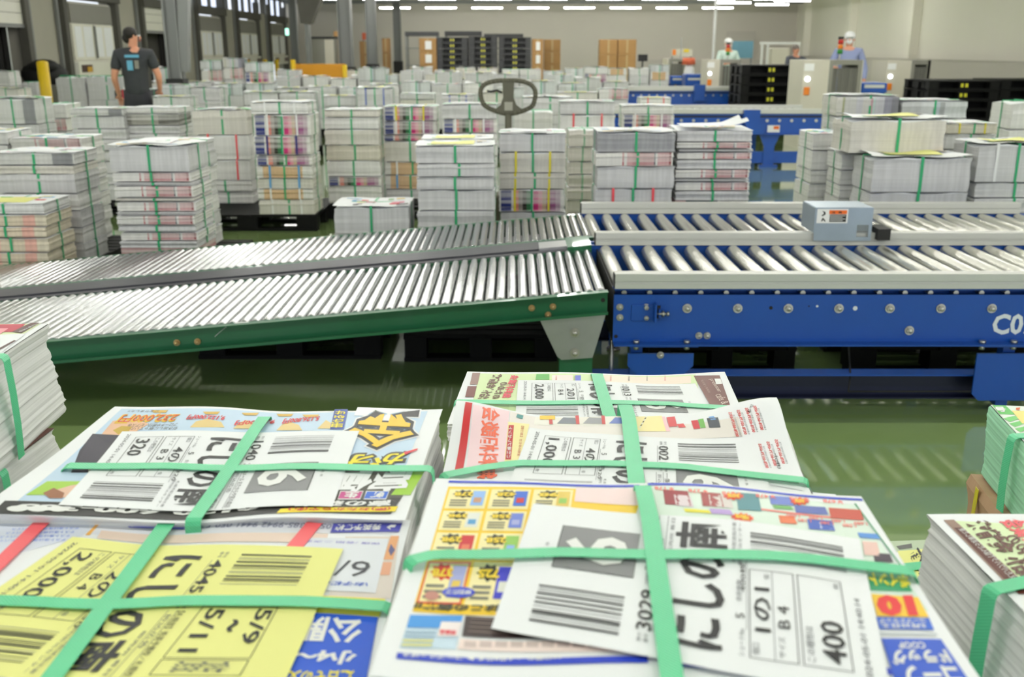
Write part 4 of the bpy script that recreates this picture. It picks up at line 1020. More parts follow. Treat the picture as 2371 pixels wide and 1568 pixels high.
# ------------------------------------------------------------------ barrier, bollards, dock kit
m_bary = mat('orange_yellow_guard', rgb(205, 140, 10), .45, vary=.05)
m_bol = mat('yellow_bollard', rgb(215, 180, 20), .45, vary=.06)
s_ = 95; y0 = yat(s_, 1.0); X = lambda p: (p - CX) / s_
t = thing('guard_barrier', 'orange-yellow steel guard barrier between the grey columns', 'barrier', (X(735), y0, 0))
mb = MB(); mb.box2((X(682), y0, .55), (X(800), y0 + .05, zsh(0, 148, s_)), m_bary, bev=.01); mb.build('guard_plate', t)
for p in (679, 798):
    mb = MB(); mb.cyl((X(p), y0 + .02, 0), (X(p), y0 + .02, zsh(0, 138 if p < 700 else 150, s_)), .06, m_bol, 16); mb.build('post', t)
def bollard(px, yt, s, r, label):
    z1 = zsh(0, yt, s); x, y = (px - CX) / s, yat(s, z1)
    t = thing('bollard', label, 'bollard', (x, y, 0)); mb = MB(); mb.cyl((x, y, 0), (x, y, z1 - r * .4), r, m_bol, 20); mb.ball((x, y, z1 - r * .4), r, m_bol, 20, 8, (1, 1, .4)); mb.build('post', t)
    mb = MB(); mb.box2((x - r * 1.6, y - r * 1.6, 0), (x + r * 1.6, y + r * 1.6, .012), m_bol); mb.build('base_plate', t)
bollard(97, 140, 150, .085, 'big yellow bollard at left beside the first dock')
bollard(361, 138, 130, .035, 'slim yellow post right of the man in charcoal')
bollard(568, 137, 82, .07, 'small yellow bollard behind the three tall piles')
bollard(613, 137, 76, .07, 'small yellow bollard left of the far truck')
bollard(640, 138, 72, .07, 'farthest small yellow bollard by the last truck')
s_ = 78; X = lambda p: (p - CX) / s_
t = thing('grey_cabinet', 'grey and cream cabinet behind the orange-yellow barrier', 'cabinet', (X(748), yat(s_, 1.5), 0)); y0 = t.location.y
mb = MB(); mb.box2((X(722), y0, 0), (X(775), y0 + .6, zsh(0, 90, s_)), m_machd); mb.box2((X(752), y0 - .01, 0.05), (X(773), y0, zsh(0, 92, s_)), m_mach); mb.box2((X(720), y0 - .02, zsh(0, 90, s_)), (X(777), y0 + .62, zsh(0, 85, s_)), m_dark); mb.build('body', t)
t = thing('ventilation_duct', 'dark grey slanted duct under the ceiling left of the wide column', 'duct', (-5.6, 29.5, 2.4))
mb = MB(); mb.prism([(-6.15, 3.35), (-5.2, 3.35), (-5.75, 2.2), (-6.05, 2.2)], 29.4, 29.9, m_darkgrey); mb.build('hopper', t)
mb = MB(); mb.box2((-5.95, 29.5, 0), (-5.83, 29.8, 2.2), m_steel); mb.build('support', t)
# trucks backed into the docks
m_truck = mat('cream_truck_body', rgb(236, 234, 220), .45, vary=.04, scale=3)
m_truckw = mat('white_truck_door', rgb(246, 248, 250), .4, vary=.03, scale=3)
m_tail = mat('tail_lamp', rgb(70, 40, 30), .3); m_taily = mat('amber_lamp', rgb(215, 165, 20), .4)
def truck(y, label, wd=2.3):
    x = XL + .06
    t = thing('box_truck', label, 'truck', (x - 2, y, 0))
    mb = MB(); mb.box2((x - 3.4, y - wd / 2, .95), (x, y + wd / 2, 2.46), m_truck, bev=.03); mb.build('cargo_box', t)
    mb = MB(); mb.box2((x, y - wd / 2 + .05, 2.02), (x + .03, y + wd / 2 - .05, 2.42), m_machd); mb.build('upper_panel', t)
    for k in range(2):
        a = y - wd / 2 + .06 + k * (wd / 2 - .05); b = a + wd / 2 - .08
        mb = MB(); mb.box2((x, a, 1.27), (x + .04, b, 2.0), m_truck); mb.box2((x + .04, a + .1, 1.33), (x + .05, a + .42, 1.96), m_truckw); mb.box2((x + .04, a + .55, 1.33), (x + .05, b - .1, 1.96), m_truckw)
        d = mb.build('door', t)
        mb = MB(); mb.cyl((x + .07, (b if k == 0 else a), 1.3), (x + .07, (b if k == 0 else a), 1.98), .015, m_steel, 8); mb.build('lock_bar', d)
    mb = MB(); mb.box2((x, y - wd / 2, .92), (x + .12, y + wd / 2, 1.24), m_truck, bev=.02); bp = mb.build('bumper', t)
    for s2 in (-1, 1):
        mb = MB(); mb.box2((x + .12, y + s2 * .78 - .26, 1.02), (x + .14, y + s2 * .78 + .26, 1.17), m_tail)
        if s2 < 0: mb.box2((x + .14, y - .8, 1.02), (x + .15, y - .56, 1.13), m_taily)
        mb.build('tail_light', bp)
    for yy in (y - .95, y + .95):
        mb = MB(); mb.cyl((x - 1.0, yy - .12, .42), (x - 1.0, yy + .12, .42), .42, m_dark, 24); mb.build('wheel', t)
truck(DOCK[3], 'cream box truck backed into the nearest dock, behind the bollard')
truck(DOCK[5], 'cream box truck rear just right of the double column')
truck(DOCK[6], 'cream box truck rear in the second dock past the double column')
truck(DOCK[7], 'farthest cream box truck rear, left of the orange barrier')
for y, nm in ((DOCK[2], 'cut by the left edge'), (DOCK[4], 'above the man in charcoal')):
    t = thing('box_truck', 'open dark truck bay behind the dock shutter ' + nm, 'truck', (XL - 2, y, 0))
    mb = MB(); x_ = XL - .32
    for lo, hi in (((x_ - 3.2, y - 1.2, .9), (x_, y - 1.15, 2.5)), ((x_ - 3.2, y + 1.15, .9), (x_, y + 1.2, 2.5)), ((x_ - 3.2, y - 1.2, .85), (x_, y + 1.2, .92)), ((x_ - 3.2, y - 1.2, 2.5), (x_, y + 1.2, 2.56)), ((x_ - 3.25, y - 1.2, .85), (x_ - 3.2, y + 1.2, 2.56))): mb.box2(lo, hi, m_machd)
    mb.build('cargo_box', t)
    mb = MB(); mb.box2((x_ - .05, y - 1.35, .0), (x_, y + 1.35, .9), m_dark)
    for s2 in (-1, 1): mb.box2((x_ - .05, y + s2 * 1.2 - .2, .0), (x_, y + s2 * 1.2 + .2, 2.6), m_dark)
    mb.build('dock_seal', t)
    t = thing('dock_shutter', 'half-raised cream dock shutter ' + nm, 'shutter', (XL + .02, y, 1.9))
    mb = MB()
    for k in range(6): mb.box2((XL + .02, y - 1.28, 1.95 + k * .2), (XL + .07, y + 1.28, 2.14 + k * .2), m_truck)
    mb.build('slats', t)
    mb = MB(); mb.box2((XL + .01, y - 1.3, 1.88), (XL + .09, y + 1.3, 1.95), m_steel); mb.build('bottom_bar', t)
mb = MB()
mb.ball((XL + .6, 18.9, 1.05), .34, m_dark, 16, 9, (1.2, 1.1, .7)); mb.ball((XL + .75, 18.6, 1.2), .2, m_dark, 12, 7, (1.3, 1, .6)); mb.ball((XL + .35, 19.2, .98), .25, m_dark, 12, 7, (1.2, 1, .7))
mb.box2((XL + .1, 18.3, 0), (XL + 1.1, 19.5, .86), m_machd)
tag(mb.build('covered_trolley'), 'grey trolley with a black plastic heap beside the yellow bollard', 'trolley')
t = thing('exit_lamp', 'small pale green lit exit lamp under the dock lintel', 'lamp', ((667 - CX) / 75, yat(75, 1.5), 2.1))
mb = MB(); a = wloc(t); mb.box((a.x, a.y, zsh(0, 74, 75)), (.1, .06, .2), emis('exit_green', (.45, 1, .75, 1), 1.5), bev=.01); mb.build('lit_panel', t)
mb = MB(); mb.cyl((a.x, a.y, zsh(0, 67, 75)), (a.x, a.y, ZC), .01, m_steel, 6); mb.build('rod', t)

# ------------------------------------------------------------------ people
m_skin = mat('skin', rgb(222, 158, 128), .55, vary=.05, scale=20)
m_hair = mat('dark_hair', rgb(30, 24, 20), .6, vary=.2, scale=60)
def skin_chain(name, parent, verts, edges, m, lvl=2, root=0):
    me = bpy.data.meshes.new(name); me.from_pydata([v[0] for v in verts], edges, []); me.materials.append(m)
    o = bpy.data.objects.new(name, me); COL.objects.link(o); o.parent = parent
    sk = o.modifiers.new('skin', 'SKIN'); sk.use_smooth_shade = True
    for k, v in enumerate(verts):
        r = v[1]; d = me.skin_vertices[0].data[k]; d.radius = r if isinstance(r, tuple) else (r, r); d.use_root = (k == root)
    ss_ = o.modifiers.new('smooth', 'SUBSURF'); ss_.levels = lvl; ss_.render_levels = lvl
    return o
def arm_pts(sh, el, wr): return sh, el, wr
def person(label, x, y, height, rot, arms, shirt, trousers, hair=None, cap=None, mask=None, cat='person', headturn=0.0):
    """local frame: the person faces -Y; arms = ((elbow, wrist) right, (elbow, wrist) left) as offsets for a 1.7 m body"""
    k = height / 1.7
    t = thing('person', label, cat, (x, y, 0), None, rot); t.scale = (k, k, k)
    V = []; E = []
    def a(p, r, par=None):
        V.append((p, r)); i = len(V) - 1
        if par is not None: E.append((par, i))
        return i
    pel = a((0, 0, .93), (.115, .08)); bel = a((0, .005, 1.08), (.115, .085), pel); ch = a((0, .01, 1.27), (.16, .115), bel); up = a((0, .01, 1.39), (.12, .085), ch)
    nk = a((0, .0, 1.46), (.052, .052), up)
    hb = a((0, -.01, 1.535), (.066, .072), nk); hm = a((0, -.012, 1.60), (.074, .09), hb); ht = a((0, 0, 1.655), (.055, .068), hm)
    fing = []
    for s_, (el, wr) in zip((-1, 1), arms):
        sh = a((s_ * .185, .01, 1.385), .06, up); e_ = a(el, .044, sh); w_ = a(wr, .03, e_)
        d = (Vector(wr) - Vector(el)).normalized(); side = d.cross(Vector((0, 0, 1)))
        if side.length < .2: side = Vector((0, 1, 0))
        side.normalize(); pm = Vector(wr) + d * .05; p_ = a(tuple(pm), (.034, .018), w_); fing.append((pm, d, side, s_))
    for s_ in (-1, 1):
        h = a((s_ * .09, 0, .83), .07, pel); kn = a((s_ * .1, -.01, .49), .062, h); an = a((s_ * .105, .02, .09), .042, kn); a((s_ * .11, -.1, .035), (.038, .03), an)
    body = skin_chain('body', t, V, E, m_skin)
    for pm, d, side, s_ in fing:
        vs = []; es = []; base = len(vs); vs.append((tuple(pm), .02))
        for f in range(4):
            o_ = side * (-.027 + .018 * f); L_ = (.075, .085, .08, .06)[f]
            b0 = len(vs); vs.append((tuple(pm + d * .03 + o_), .0095)); vs.append((tuple(pm + d * (.03 + L_ * .55) + o_ + Vector((0, 0, -.006))), .0085)); vs.append((tuple(pm + d * (.03 + L_) * .95 + o_ + Vector((0, 0, -.03))), .007))
            es += [(0, b0), (b0, b0 + 1), (b0 + 1, b0 + 2)]
        b0 = len(vs); vs.append((tuple(pm - d * .01 - side * .035), .011)); vs.append((tuple(pm + d * .035 - side * .055), .009)); es += [(0, b0), (b0, b0 + 1)]
        skin_chain('hand', t, vs, es, m_skin, 1)
    # clothes, a little wider than the body
    V2 = []; E2 = []
    def b(p, r, par=None):
        V2.append((p, r)); i = len(V2) - 1
        if par is not None: E2.append((par, i))
        return i
    p0 = b((0, 0, .82), (.17, .13)); p1 = b((0, .005, 1.05), (.16, .128), p0); p2 = b((0, .01, 1.27), (.178, .135), p1); p3 = b((0, .01, 1.395), (.14, .105), p2); b((0, .004, 1.47), (.075, .072), p3)
    for s_, (el, wr) in zip((-1, 1), arms):
        sh = b((s_ * .188, .01, 1.385), .076, p3); e_ = Vector(el); shv = Vector((s_ * .188, .01, 1.385))
        if shirt[1] == 'short': b(tuple(shv.lerp(e_, .72)), .07, sh)
        else: m_ = b(tuple(e_), .058, sh); b(tuple(e_.lerp(Vector(wr), .9)), .042, m_)
    skin_chain('shirt', t, V2, E2, shirt[0])
    V3 = [((0, 0, 1.05), (.14, .108)), ((0, 0, .93), (.165, .125))]; E3 = [(0, 1)]
    for s_ in (-1, 1):
        i = len(V3); V3 += [((s_ * .092, 0, .83), .112), ((s_ * .1, -.01, .49), .082), ((s_ * .105, .015, .1), .065)]; E3 += [(1, i), (i, i + 1), (i + 1, i + 2)]
    skin_chain('trousers', t, V3, E3, trousers, 1)
    for s_ in (-1, 1):
        mb = MB(); mb.ball((s_ * .11, -.05, .04), .055, m_dark, 12, 7, (.95, 2.3, .75)); mb.build('shoe', t, rel=True)
    # face and head details
    mb = MB(); ft = headturn; R_ = Matrix.Rotation(ft, 3, 'Z')
    def hp(x_, y_, z_): v = R_ @ Vector((x_, y_, z_ - 1.6)); return (v.x, v.y - .012, v.z + 1.6)
    mb.ball(hp(0, -.098, 1.583), .016, m_skin, 8, 6, (.8, 1, 1.4)); mb.build('nose', t, rel=True)
    for s_ in (-1, 1):
        mb = MB(); mb.ball(hp(s_ * .03, -.084, 1.607), .010, m_lab, 8, 6); mb.ball(hp(s_ * .03, -.092, 1.607), .005, m_dark, 8, 6); mb.build('eye', t, rel=True)
        mb = MB(); mb.ball(hp(s_ * .078, .005, 1.59), .024, m_skin, 8, 6, (.45, .8, 1.3)); mb.build('ear', t, rel=True)
    mb = MB(); mb.ball(hp(0, -.086, 1.548), .022, mat('lips', rgb(180, 100, 90), .5), 10, 6, (1, .4, .3)); mb.build('mouth', t, rel=True)
    if hair:
        mb = MB(); mb.ball(hp(0, .022, 1.632), .098, hair, 18, 12, (.88, .98, .86)); mb.ball(hp(0, .055, 1.58), .07, hair, 14, 9, (.95, .7, 1.0)); mb.build('hair', t, rel=True)
    if cap:
        mb = MB(); mb.ball(hp(0, .012, 1.645), .108, cap, 18, 12, (.9, 1.02, .78)); mb.box2((-.07, -.16, 1.632), (.07, -.08, 1.642), cap, bev=.003); mb.build('cap', t, rel=True)
        mb = MB(); mb.ball(hp(0, .03, 1.565), .085, cap, 14, 9, (.95, .8, .8)); mb.build('hood', t, rel=True)
    if mask:
        mb = MB(); mb.ball(hp(0, -.065, 1.553), .055, mask, 14, 8, (.95, .75, .85)); mb.build('mask', t, rel=True)
    return t
def at_s(px, s, z): return (px - CX) / s, yat(s, z)
x, y = at_s(312, 178, 1.3)
m_char = mat('charcoal_shirt', rgb(58, 60, 64), .8, vary=.12, scale=30); m_jean = mat('dark_trousers', rgb(50, 50, 56), .8, vary=.12, scale=30)
p = person('man in charcoal T-shirt with blue back print, walking away at left', x, y, 1.76, math.radians(190), (((-.27, -.03, 1.12), (-.24, -.2, .95)), ((.26, .02, 1.1), (.25, -.12, .9))), (m_char, 'short'), m_jean, hair=m_hair, headturn=math.radians(-62))
mb = MB(); m_pr = mat('pale_blue_print', rgb(105, 175, 205), .7)
mb.box((0, .142, 1.36), (.17, .012, .035), m_pr, bev=.003); mb.box((.03, .15, 1.25), (.07, .012, .12), m_pr, bev=.003); mb.box((-.05, .15, 1.26), (.05, .012, .1), m_machd, bev=.003); mb.build('shirt_print', p, rel=True)
m_lil = mat('lilac_work_shirt', rgb(150, 160, 200), .8, vary=.05, scale=20); m_grn = mat('pale_green_work_coat', rgb(205, 224, 214), .8, vary=.05, scale=20); m_cap = mat('white_cap', rgb(238, 238, 238), .7); m_mask = mat('white_mask', rgb(242, 242, 242), .7)
x, y = at_s(1978, 128, 1.5)
person('worker in lilac shirt, white cap and mask behind the right cream machine', x, y + .3, 1.78, math.radians(-18), (((-.29, -.06, 1.13), (-.22, -.3, 1.12)), ((.3, .0, 1.1), (.3, -.12, .88))), (m_lil, 'long'), m_lil, cap=m_cap, mask=m_mask)
x, y = at_s(1690, 98, 1.5)
person('worker in pale green coat, cap and mask beside the blue-grey board', x, y + .2, 1.72, math.radians(10), (((-.28, -.08, 1.13), (-.16, -.3, 1.15)), ((.28, -.05, 1.12), (.2, -.28, 1.1))), (m_grn, 'long'), m_grn, cap=m_cap, mask=m_mask)
x, y = at_s(1846, 104, 1.5)
person('worker in dark grey jacket reaching over the cream machine at right', x, y + .1, 1.58, math.radians(20), (((-.28, -.08, 1.13), (-.2, -.3, 1.15)), ((.42, -.08, 1.25), (.66, -.12, 1.22))), (mat('dark_grey_jacket', rgb(78, 80, 90), .8, vary=.1), 'long'), m_jean, hair=mat('grey_hair', rgb(120, 110, 105), .7))
# person-size hint items: red-topped white sack beside grey machine
x, y = at_s(1597, 100, 1.3)
t = thing('refuse_sack_stand', 'white sack on a stand with an orange-red top beside the blue drive unit', 'sack', (x, y, 0))
mb = MB(); mb.ball((x, y, .95), .15, m_mask, 14, 9, (.8, .8, 1.7)); mb.build('sack', t)
mb = MB(); mb.cyl((x - .02, y, 1.15), (x - .02, y, 1.3), .16, mat('orange_red_board', rgb(215, 105, 70), .6), 16, r1=.14); mb.build('lid', t)
mb = MB(); mb.cyl((x, y + .2, 0), (x, y + .2, 1.2), .02, m_steel, 8); mb.cyl((x, y + .1, 0), (x, y + .1, .02), .2, m_steel, 16); mb.build('stand', t)
# ------------------------------------------------------------------ near bundles of flyers (printed matter laid out on the real sheets)
m_side = edge_mat('paper_edges_near', (.86, .855, .84, 1), lines=420.0, coarse=1.5, vary=.05, bmp=.12)
def nmix(a, b, t): return a + (b - a) * t
class Top:
    """gently waved top plane of one bundle"""
    def __init__(s, z0, waves, dips=(), lifts=()):
        s.z0 = z0; s.waves = waves; s.lifts = lifts; s.dips = [(P0, P1, dp, sg) for P0, P1, dp, sg in dips]
    def z(s, x, y):
        v = s.z0
        for A, kx, ky, ph in s.waves: v += A * math.sin(kx * x + ky * y + ph)
        for P0, P1, dp, sg in s.dips:
            d = (P1 - P0).normalized(); r = Vector((x, y)) - P0; dist = abs(r.x * d.y - r.y * d.x); v -= dp * math.exp(-(dist / sg) ** 2)
        for P0, A, sg in s.lifts: v += A * math.exp(-((Vector((x, y)) - P0).length / sg) ** 2)
        return v
    def p(s, px, py, dz=0.0):                          # where the line of sight meets the waved sheet
        z = s.z0 + dz
        for _ in range(7): a = atz(px, py, z); z += .7 * (s.z(a.x, a.y) + dz - z)
        a = atz(px, py, z); return Vector((a.x, a.y))
def bil(c, u, v):                 # c = BL, BR, FR, FL ; u to the right, v towards the viewer
    return (c[0] * (1 - u) + c[1] * u) * (1 - v) + (c[3] * (1 - u) + c[2] * u) * v
def tgrid(mb, top, c, off, m, nu=24, nv=18):
    b0 = len(mb.v); vs = []
    for j in range(nv + 1):
        for i in range(nu + 1):
            q_ = bil(c, i / nu, j / nv); vs.append((q_.x, q_.y, top.z(q_.x, q_.y) + off))
    mb.add(vs, [(j * (nu + 1) + i, (j + 1) * (nu + 1) + i, (j + 1) * (nu + 1) + i + 1, j * (nu + 1) + i + 1) for j in range(nv) for i in range(nu)], m, True)
def tquad(mb, top, pts, m, off, n=None):
    """print a four-cornered patch given by photo positions on this top"""
    c = [top.p(*q_) for q_ in pts]; L_ = max((c[1] - c[0]).length, (c[3] - c[2]).length); D_ = max((c[3] - c[0]).length, (c[2] - c[1]).length)
    tgrid(mb, top, c, off, m, max(1, min(30, int(L_ / .015) + 1)), max(1, min(24, int(D_ / .015) + 1)))
def tpoly(mb, top, pts, m, off):
    vs = []
    for q_ in pts: a = top.p(*q_); vs.append((a.x, a.y, top.z(a.x, a.y) + off))
    mb.add(vs, [list(range(len(vs)))], m)
def ttext(mb, top, body, o_, a_, u_, m, off, bold=.0, shear=None):
    """text from baseline start o_ to baseline end a_, cap height up to u_ (photo positions)"""
    O, A, U = top.p(*o_), top.p(*a_), top.p(*u_); A -= O; U -= O
    vs, fs = text_mesh(body, bold, int(A.length / .009), int(U.length / .009)); out = []
    for x, y in vs:
        q_ = O + A * x + U * y; out.append((q_.x, q_.y, top.z(q_.x, q_.y) + off))
    mb.add(out, fs, m)
def stack_body(c, z0, top, rings, jit, seed, m, nseg=14, drift=.004):
    """c: four world corners (BL BR FR FL); many slightly shifted sheet packets"""
    q = random.Random(seed); mb = MB(); per = []
    for i in range(4):
        a, b = c[i], c[(i + 1) % 4]
        for k in range(nseg): per.append(a.lerp(b, k / nseg))
    cen = (c[0] + c[1] + c[2] + c[3]) / 4; n = len(per); off = Vector((0, 0)); prev = None; ph = q.uniform(0, 6)
    for r in range(rings + 1):
        t = r / rings
        if r % 3 == 0 or q.random() < .3:
            off = off * .8 + Vector((q.uniform(-jit, jit), q.uniform(-jit, jit)))
        e = q.uniform(-jit, jit) * .5 + drift * math.sin(t * 5 + ph)
        if r == rings: off = Vector((0, 0)); e = 0
        vs = []
        for i, p in enumerate(per):
            d = (p - cen).normalized(); pp = p + off + d * (e + .0006 * math.sin(i * .9 + ph))
            vs.append((pp.x, pp.y, nmix(z0, top.z(p.x, p.y), t)))
        b0 = mb.add(vs, [], m)
        if prev is not None:
            for k in range(n): mb.face((prev + k, b0 + k, b0 + (k + 1) % n, prev + (k + 1) % n), m)
        prev = b0
    return mb
def ribbon(mb, pts, nrm, wid, m, th=.0007):
    """flat strap through world points; nrm = list of surface normals"""
    n = len(pts); V = []
    for i, p in enumerate(pts):
        d = (pts[min(i + 1, n - 1)] - pts[max(i - 1, 0)]).normalized(); sd = d.cross(nrm[i]).normalized() * wid / 2; nn = nrm[i] * th
        V += [p - sd, p + sd, p + sd + nn, p - sd + nn]
    fs = []
    for i in range(n - 1):
        a, b = i * 4, i * 4 + 4
        for k in range(4): fs.append((a + k, a + (k + 1) % 4, b + (k + 1) % 4, b + k))
    fs += [(3, 2, 1, 0), (4 * n - 4, 4 * n - 3, 4 * n - 2, 4 * n - 1)]
    mb.add(V, fs, m)
def strap_mat(name, col):
    if name in MATS: return MATS[name]
    m = mat(name, col, .38, vary=.08, scale=25, spec=.45)
    nt = m.node_tree; b = nt.nodes['Principled BSDF']; L = nt.links.new
    tc = nt.nodes.new('ShaderNodeTexCoord'); wv = nt.nodes.new('ShaderNodeTexWave'); wv.bands_direction = 'DIAGONAL'; wv.inputs['Scale'].default_value = 170
    L(tc.outputs['Object'], wv.inputs['Vector']); bp = nt.nodes.new('ShaderNodeBump'); bp.inputs['Strength'].default_value = .25; bp.inputs['Distance'].default_value = .001
    L(wv.outputs['Fac'], bp.inputs['Height']); L(bp.outputs[0], b.inputs['Normal'])
    b.inputs['Subsurface Weight'].default_value = 0.0
    return m
SG = strap_mat('near_green_strap', rgb(92, 204, 150)); SRd = strap_mat('near_red_strap', rgb(250, 100, 108)); SYl = strap_mat('near_yellow_strap', rgb(220, 205, 40))
def top_strap(parent, top, path, zb, m=SG, lift=.0035, wid=.0165, down=(True, True), dn=None):
    """strap lying over the top along photo positions, then down the sides"""
    P = [top.p(q_[0], q_[1], lift) for q_ in path]; pts = []; nr = []
    N = 26; Ls = [0]
    for a, b in zip(P[:-1], P[1:]): Ls.append(Ls[-1] + (b - a).length)
    def at(t):
        s_ = t * Ls[-1]
        for i in range(len(P) - 1):
            if s_ <= Ls[i + 1] + 1e-9: f = (s_ - Ls[i]) / max(1e-9, Ls[i + 1] - Ls[i]); return P[i].lerp(P[i + 1], f)
        return P[-1]
    up = Vector((0, 0, 1)); zz = []
    for i in range(N + 1):
        a = at(i / N); zz.append(top.z(a.x, a.y) + lift)
    sm = zz[:]
    for _ in range(2): sm = [sm[0]] + [max(sm[i], (sm[i - 1] + sm[i + 1]) / 2) for i in range(1, N)] + [sm[-1]]
    for i in range(N + 1):
        a = at(i / N); pts.append(Vector((a.x, a.y, sm[i]))); nr.append(up)
    def side(end):
        a, b = (at(0), at(.04)) if end == 0 else (at(1), at(.96)); d = (a - b).normalized(); z1 = sm[0] if end == 0 else sm[-1]
        o_ = Vector((d.x, d.y, 0)); r = []
        for ang in (.5, 1.0): r.append((Vector((a.x, a.y, z1)) + o_ * (.006 * math.sin(ang * 1.57)) - up * .006 * (1 - math.cos(ang * 1.57)), (up * math.cos(ang * 1.57) + o_ * math.sin(ang * 1.57)).normalized()))
        for t in (.33, .66, 1.0): r.append((Vector((a.x, a.y, 0)) + o_ * (.0062 + .002 * math.sin(3.14 * t)) + up * nmix(z1 - .008, zb, t), o_))
        return r
    if down[0]: s0 = side(0)[::-1]; pts = [p for p, _ in s0] + pts; nr = [n for _, n in s0] + nr
    if down[1]: s1 = side(1); pts = pts + [p for p, _ in s1]; nr = nr + [n for _, n in s1]
    mb = MB(); ribbon(mb, pts, nr, wid, m); return mb.build('strap', parent)
BLACK, GREY_T, GREYL = ink(24, 24, 26), ink(96, 98, 104), ink(128, 128, 130)
def label_sheet(parent, top, cpx, paper, off, num, size, cnt, main='にしの南', kei='3,320', cust='コープドラッグ', box='6', dates=None, boldsize=1.0):
    """address sheet; cpx = photo positions of its reading corners: origin, end of line, opposite, top of first line"""
    c = [top.p(q_[0], q_[1], off) for q_ in cpx]                     # c00 (x0,y0), c10, c11, c01
    def W(x, y): return (c[0] * (1 - x) + c[1] * x) * (1 - y) + (c[3] * (1 - x) + c[2] * x) * y
    mb = MB(); n1, n2 = 20, 26; b0 = len(mb.v); vs = []
    for j in range(n2 + 1):
        for i in range(n1 + 1):
            q_ = W(i / n1, j / n2); vs.append((q_.x, q_.y, top.z(q_.x, q_.y) + off))
    mb.add(vs, [(j * (n1 + 1) + i, j * (n1 + 1) + i + 1, (j + 1) * (n1 + 1) + i + 1, (j + 1) * (n1 + 1) + i) for j in range(n2) for i in range(n1)], paper, True)
    O = off + .0006
    def rect(x0, x1, y0, y1, m, o2=0.0):
        nx = max(1, int((x1 - x0) * 20)); ny = max(1, int((y1 - y0) * 26)); vs = []
        for j in range(ny + 1):
            for i in range(nx + 1):
                q_ = W(nmix(x0, x1, i / nx), nmix(y0, y1, j / ny)); vs.append((q_.x, q_.y, top.z(q_.x, q_.y) + O + o2))
        mb.add(vs, [(j * (nx + 1) + i, j * (nx + 1) + i + 1, (j + 1) * (nx + 1) + i + 1, (j + 1) * (nx + 1) + i) for j in range(ny) for i in range(nx)], m)
    def frame_(x0, x1, y0, y1, t=.003, m=BLACK):
        rect(x0, x1, y0, y0 + t * .7, m); rect(x0, x1, y1 - t * .7, y1, m); rect(x0, x0 + t, y0, y1, m); rect(x1 - t, x1, y0, y1, m)
    def T(s_, x0, x1, y0, y1, m=BLACK, bold=.0, o2=.0002):
        vs, fs = text_mesh(s_, bold, int((x1 - x0) * .21 / .008), int((y1 - y0) * .297 / .008)); out = []
        for x, y in vs:
            q_ = W(nmix(x0, x1, x), nmix(y0, y1, y)); out.append((q_.x, q_.y, top.z(q_.x, q_.y) + O + o2))
        mb.add(out, fs, m)
    def bars(x0, x1, y0, y1, seed):
        q = random.Random(seed); x = x0
        while x < x1 - .004:
            w1 = q.choice([.0035, .0035, .0035, .010]); rect(x, min(x1, x + w1), y0, y1, BLACK if w1 > .004 or q.random() < .35 else GREYL); x += w1 + q.choice([.006, .009, .014, .02])
    T('2024-05-01 14:40:14', .05, .52, .035, .05, GREY_T)
    frame_(.09, .62, .078, .195); T('この梱包は', .11, .30, .165, .185, GREY_T); T(cnt, .12, .12 + .075 * len(cnt), .09, .145, BLACK, .012); T('枚', .56, .6, .085, .1, GREY_T)
    frame_(.09, .62, .205, .325); rect(.09, .62, .262, .2635, GREY_T); T('サイズ', .11, .22, .237, .253, GREY_T); T(' '.join(size), .27, .40, .222, .252, BLACK); T('個口', .11, .17, .30, .318, GREY_T)
    T(num[0], .24, .50, .27, .312, BLACK, .012); T('個', .56, .59, .27, .285, GREY_T)
    T('シュートNo', .09, .24, .338, .352, GREY_T); T('5', .30, .33, .338, .36, BLACK); T('合計枚数', .40, .54, .345, .36, GREY_T); T(kei, .46, .66, .335, .35, BLACK); rect(.24, .68, .331, .3322, GREY_T)
    T(main, .10, .94, .39, .535, BLACK, .026)
    T('受付', .07, .12, .60, .612, GREY_T); T('番号', .07, .12, .582, .594, GREY_T); T(num[1], .14, .40, .578, .618, BLACK, .01); rect(.14, .42, .5715, .573, GREY_T)
    T('お客様名', .44, .52, .602, .612, GREY_T); T('広告主', .44, .52, .582, .592, GREY_T)
    T(cust, .54, .98, .598, .62, BLACK); T(cust[::-1] if False else '折込広告', .56, .80, .572, .588, GREY_T); rect(.53, .99, .5935, .595, GREY_T); rect(.53, .99, .566, .5675, GREY_T)
    bars(.085, .34, .66, .905, len(num[1]) + int(num[1]))
    if box:
        rect(.47, .82, .645, .885, ink(132, 132, 134)); frame_(.47, .82, .645, .885, .004)
        vs, fs = text_mesh(box, .02, 6, 7); out = []
        for x, y in vs:
            q_ = W(nmix(.54, .75, x), nmix(.675, .855, y)); out.append((q_.x, q_.y, top.z(q_.x, q_.y) + O + .0005))
        mb.add(out, fs, m_lab)
        T('月 火 水', .52, .66, .91, .922, GREY_T)
    if dates:
        frame_(.50, .86, .66, .885, .003); T(dates[0], .52, .76, .83, .875, BLACK, .01); T('~', .60, .68, .775, .795, BLACK, .01); T(dates[1], .52, .82, .685, .735, BLACK, .01); frame_(.87, .97, .66, .885, .003); T('日曜 指定', .885, .95, .70, .85, GREY_T)
    bars(.70, .92, .055, .32, 7 + int(num[1]))
    T('朝刊折込センター', .64, .97, .345, .356, GREY_T); T('札幌市配送指示書', .66, .97, .362, .373, GREY_T); T('販売所 着日', .68, .97, .545, .557, GREY_T)
    return mb.build('address_sheet', parent)
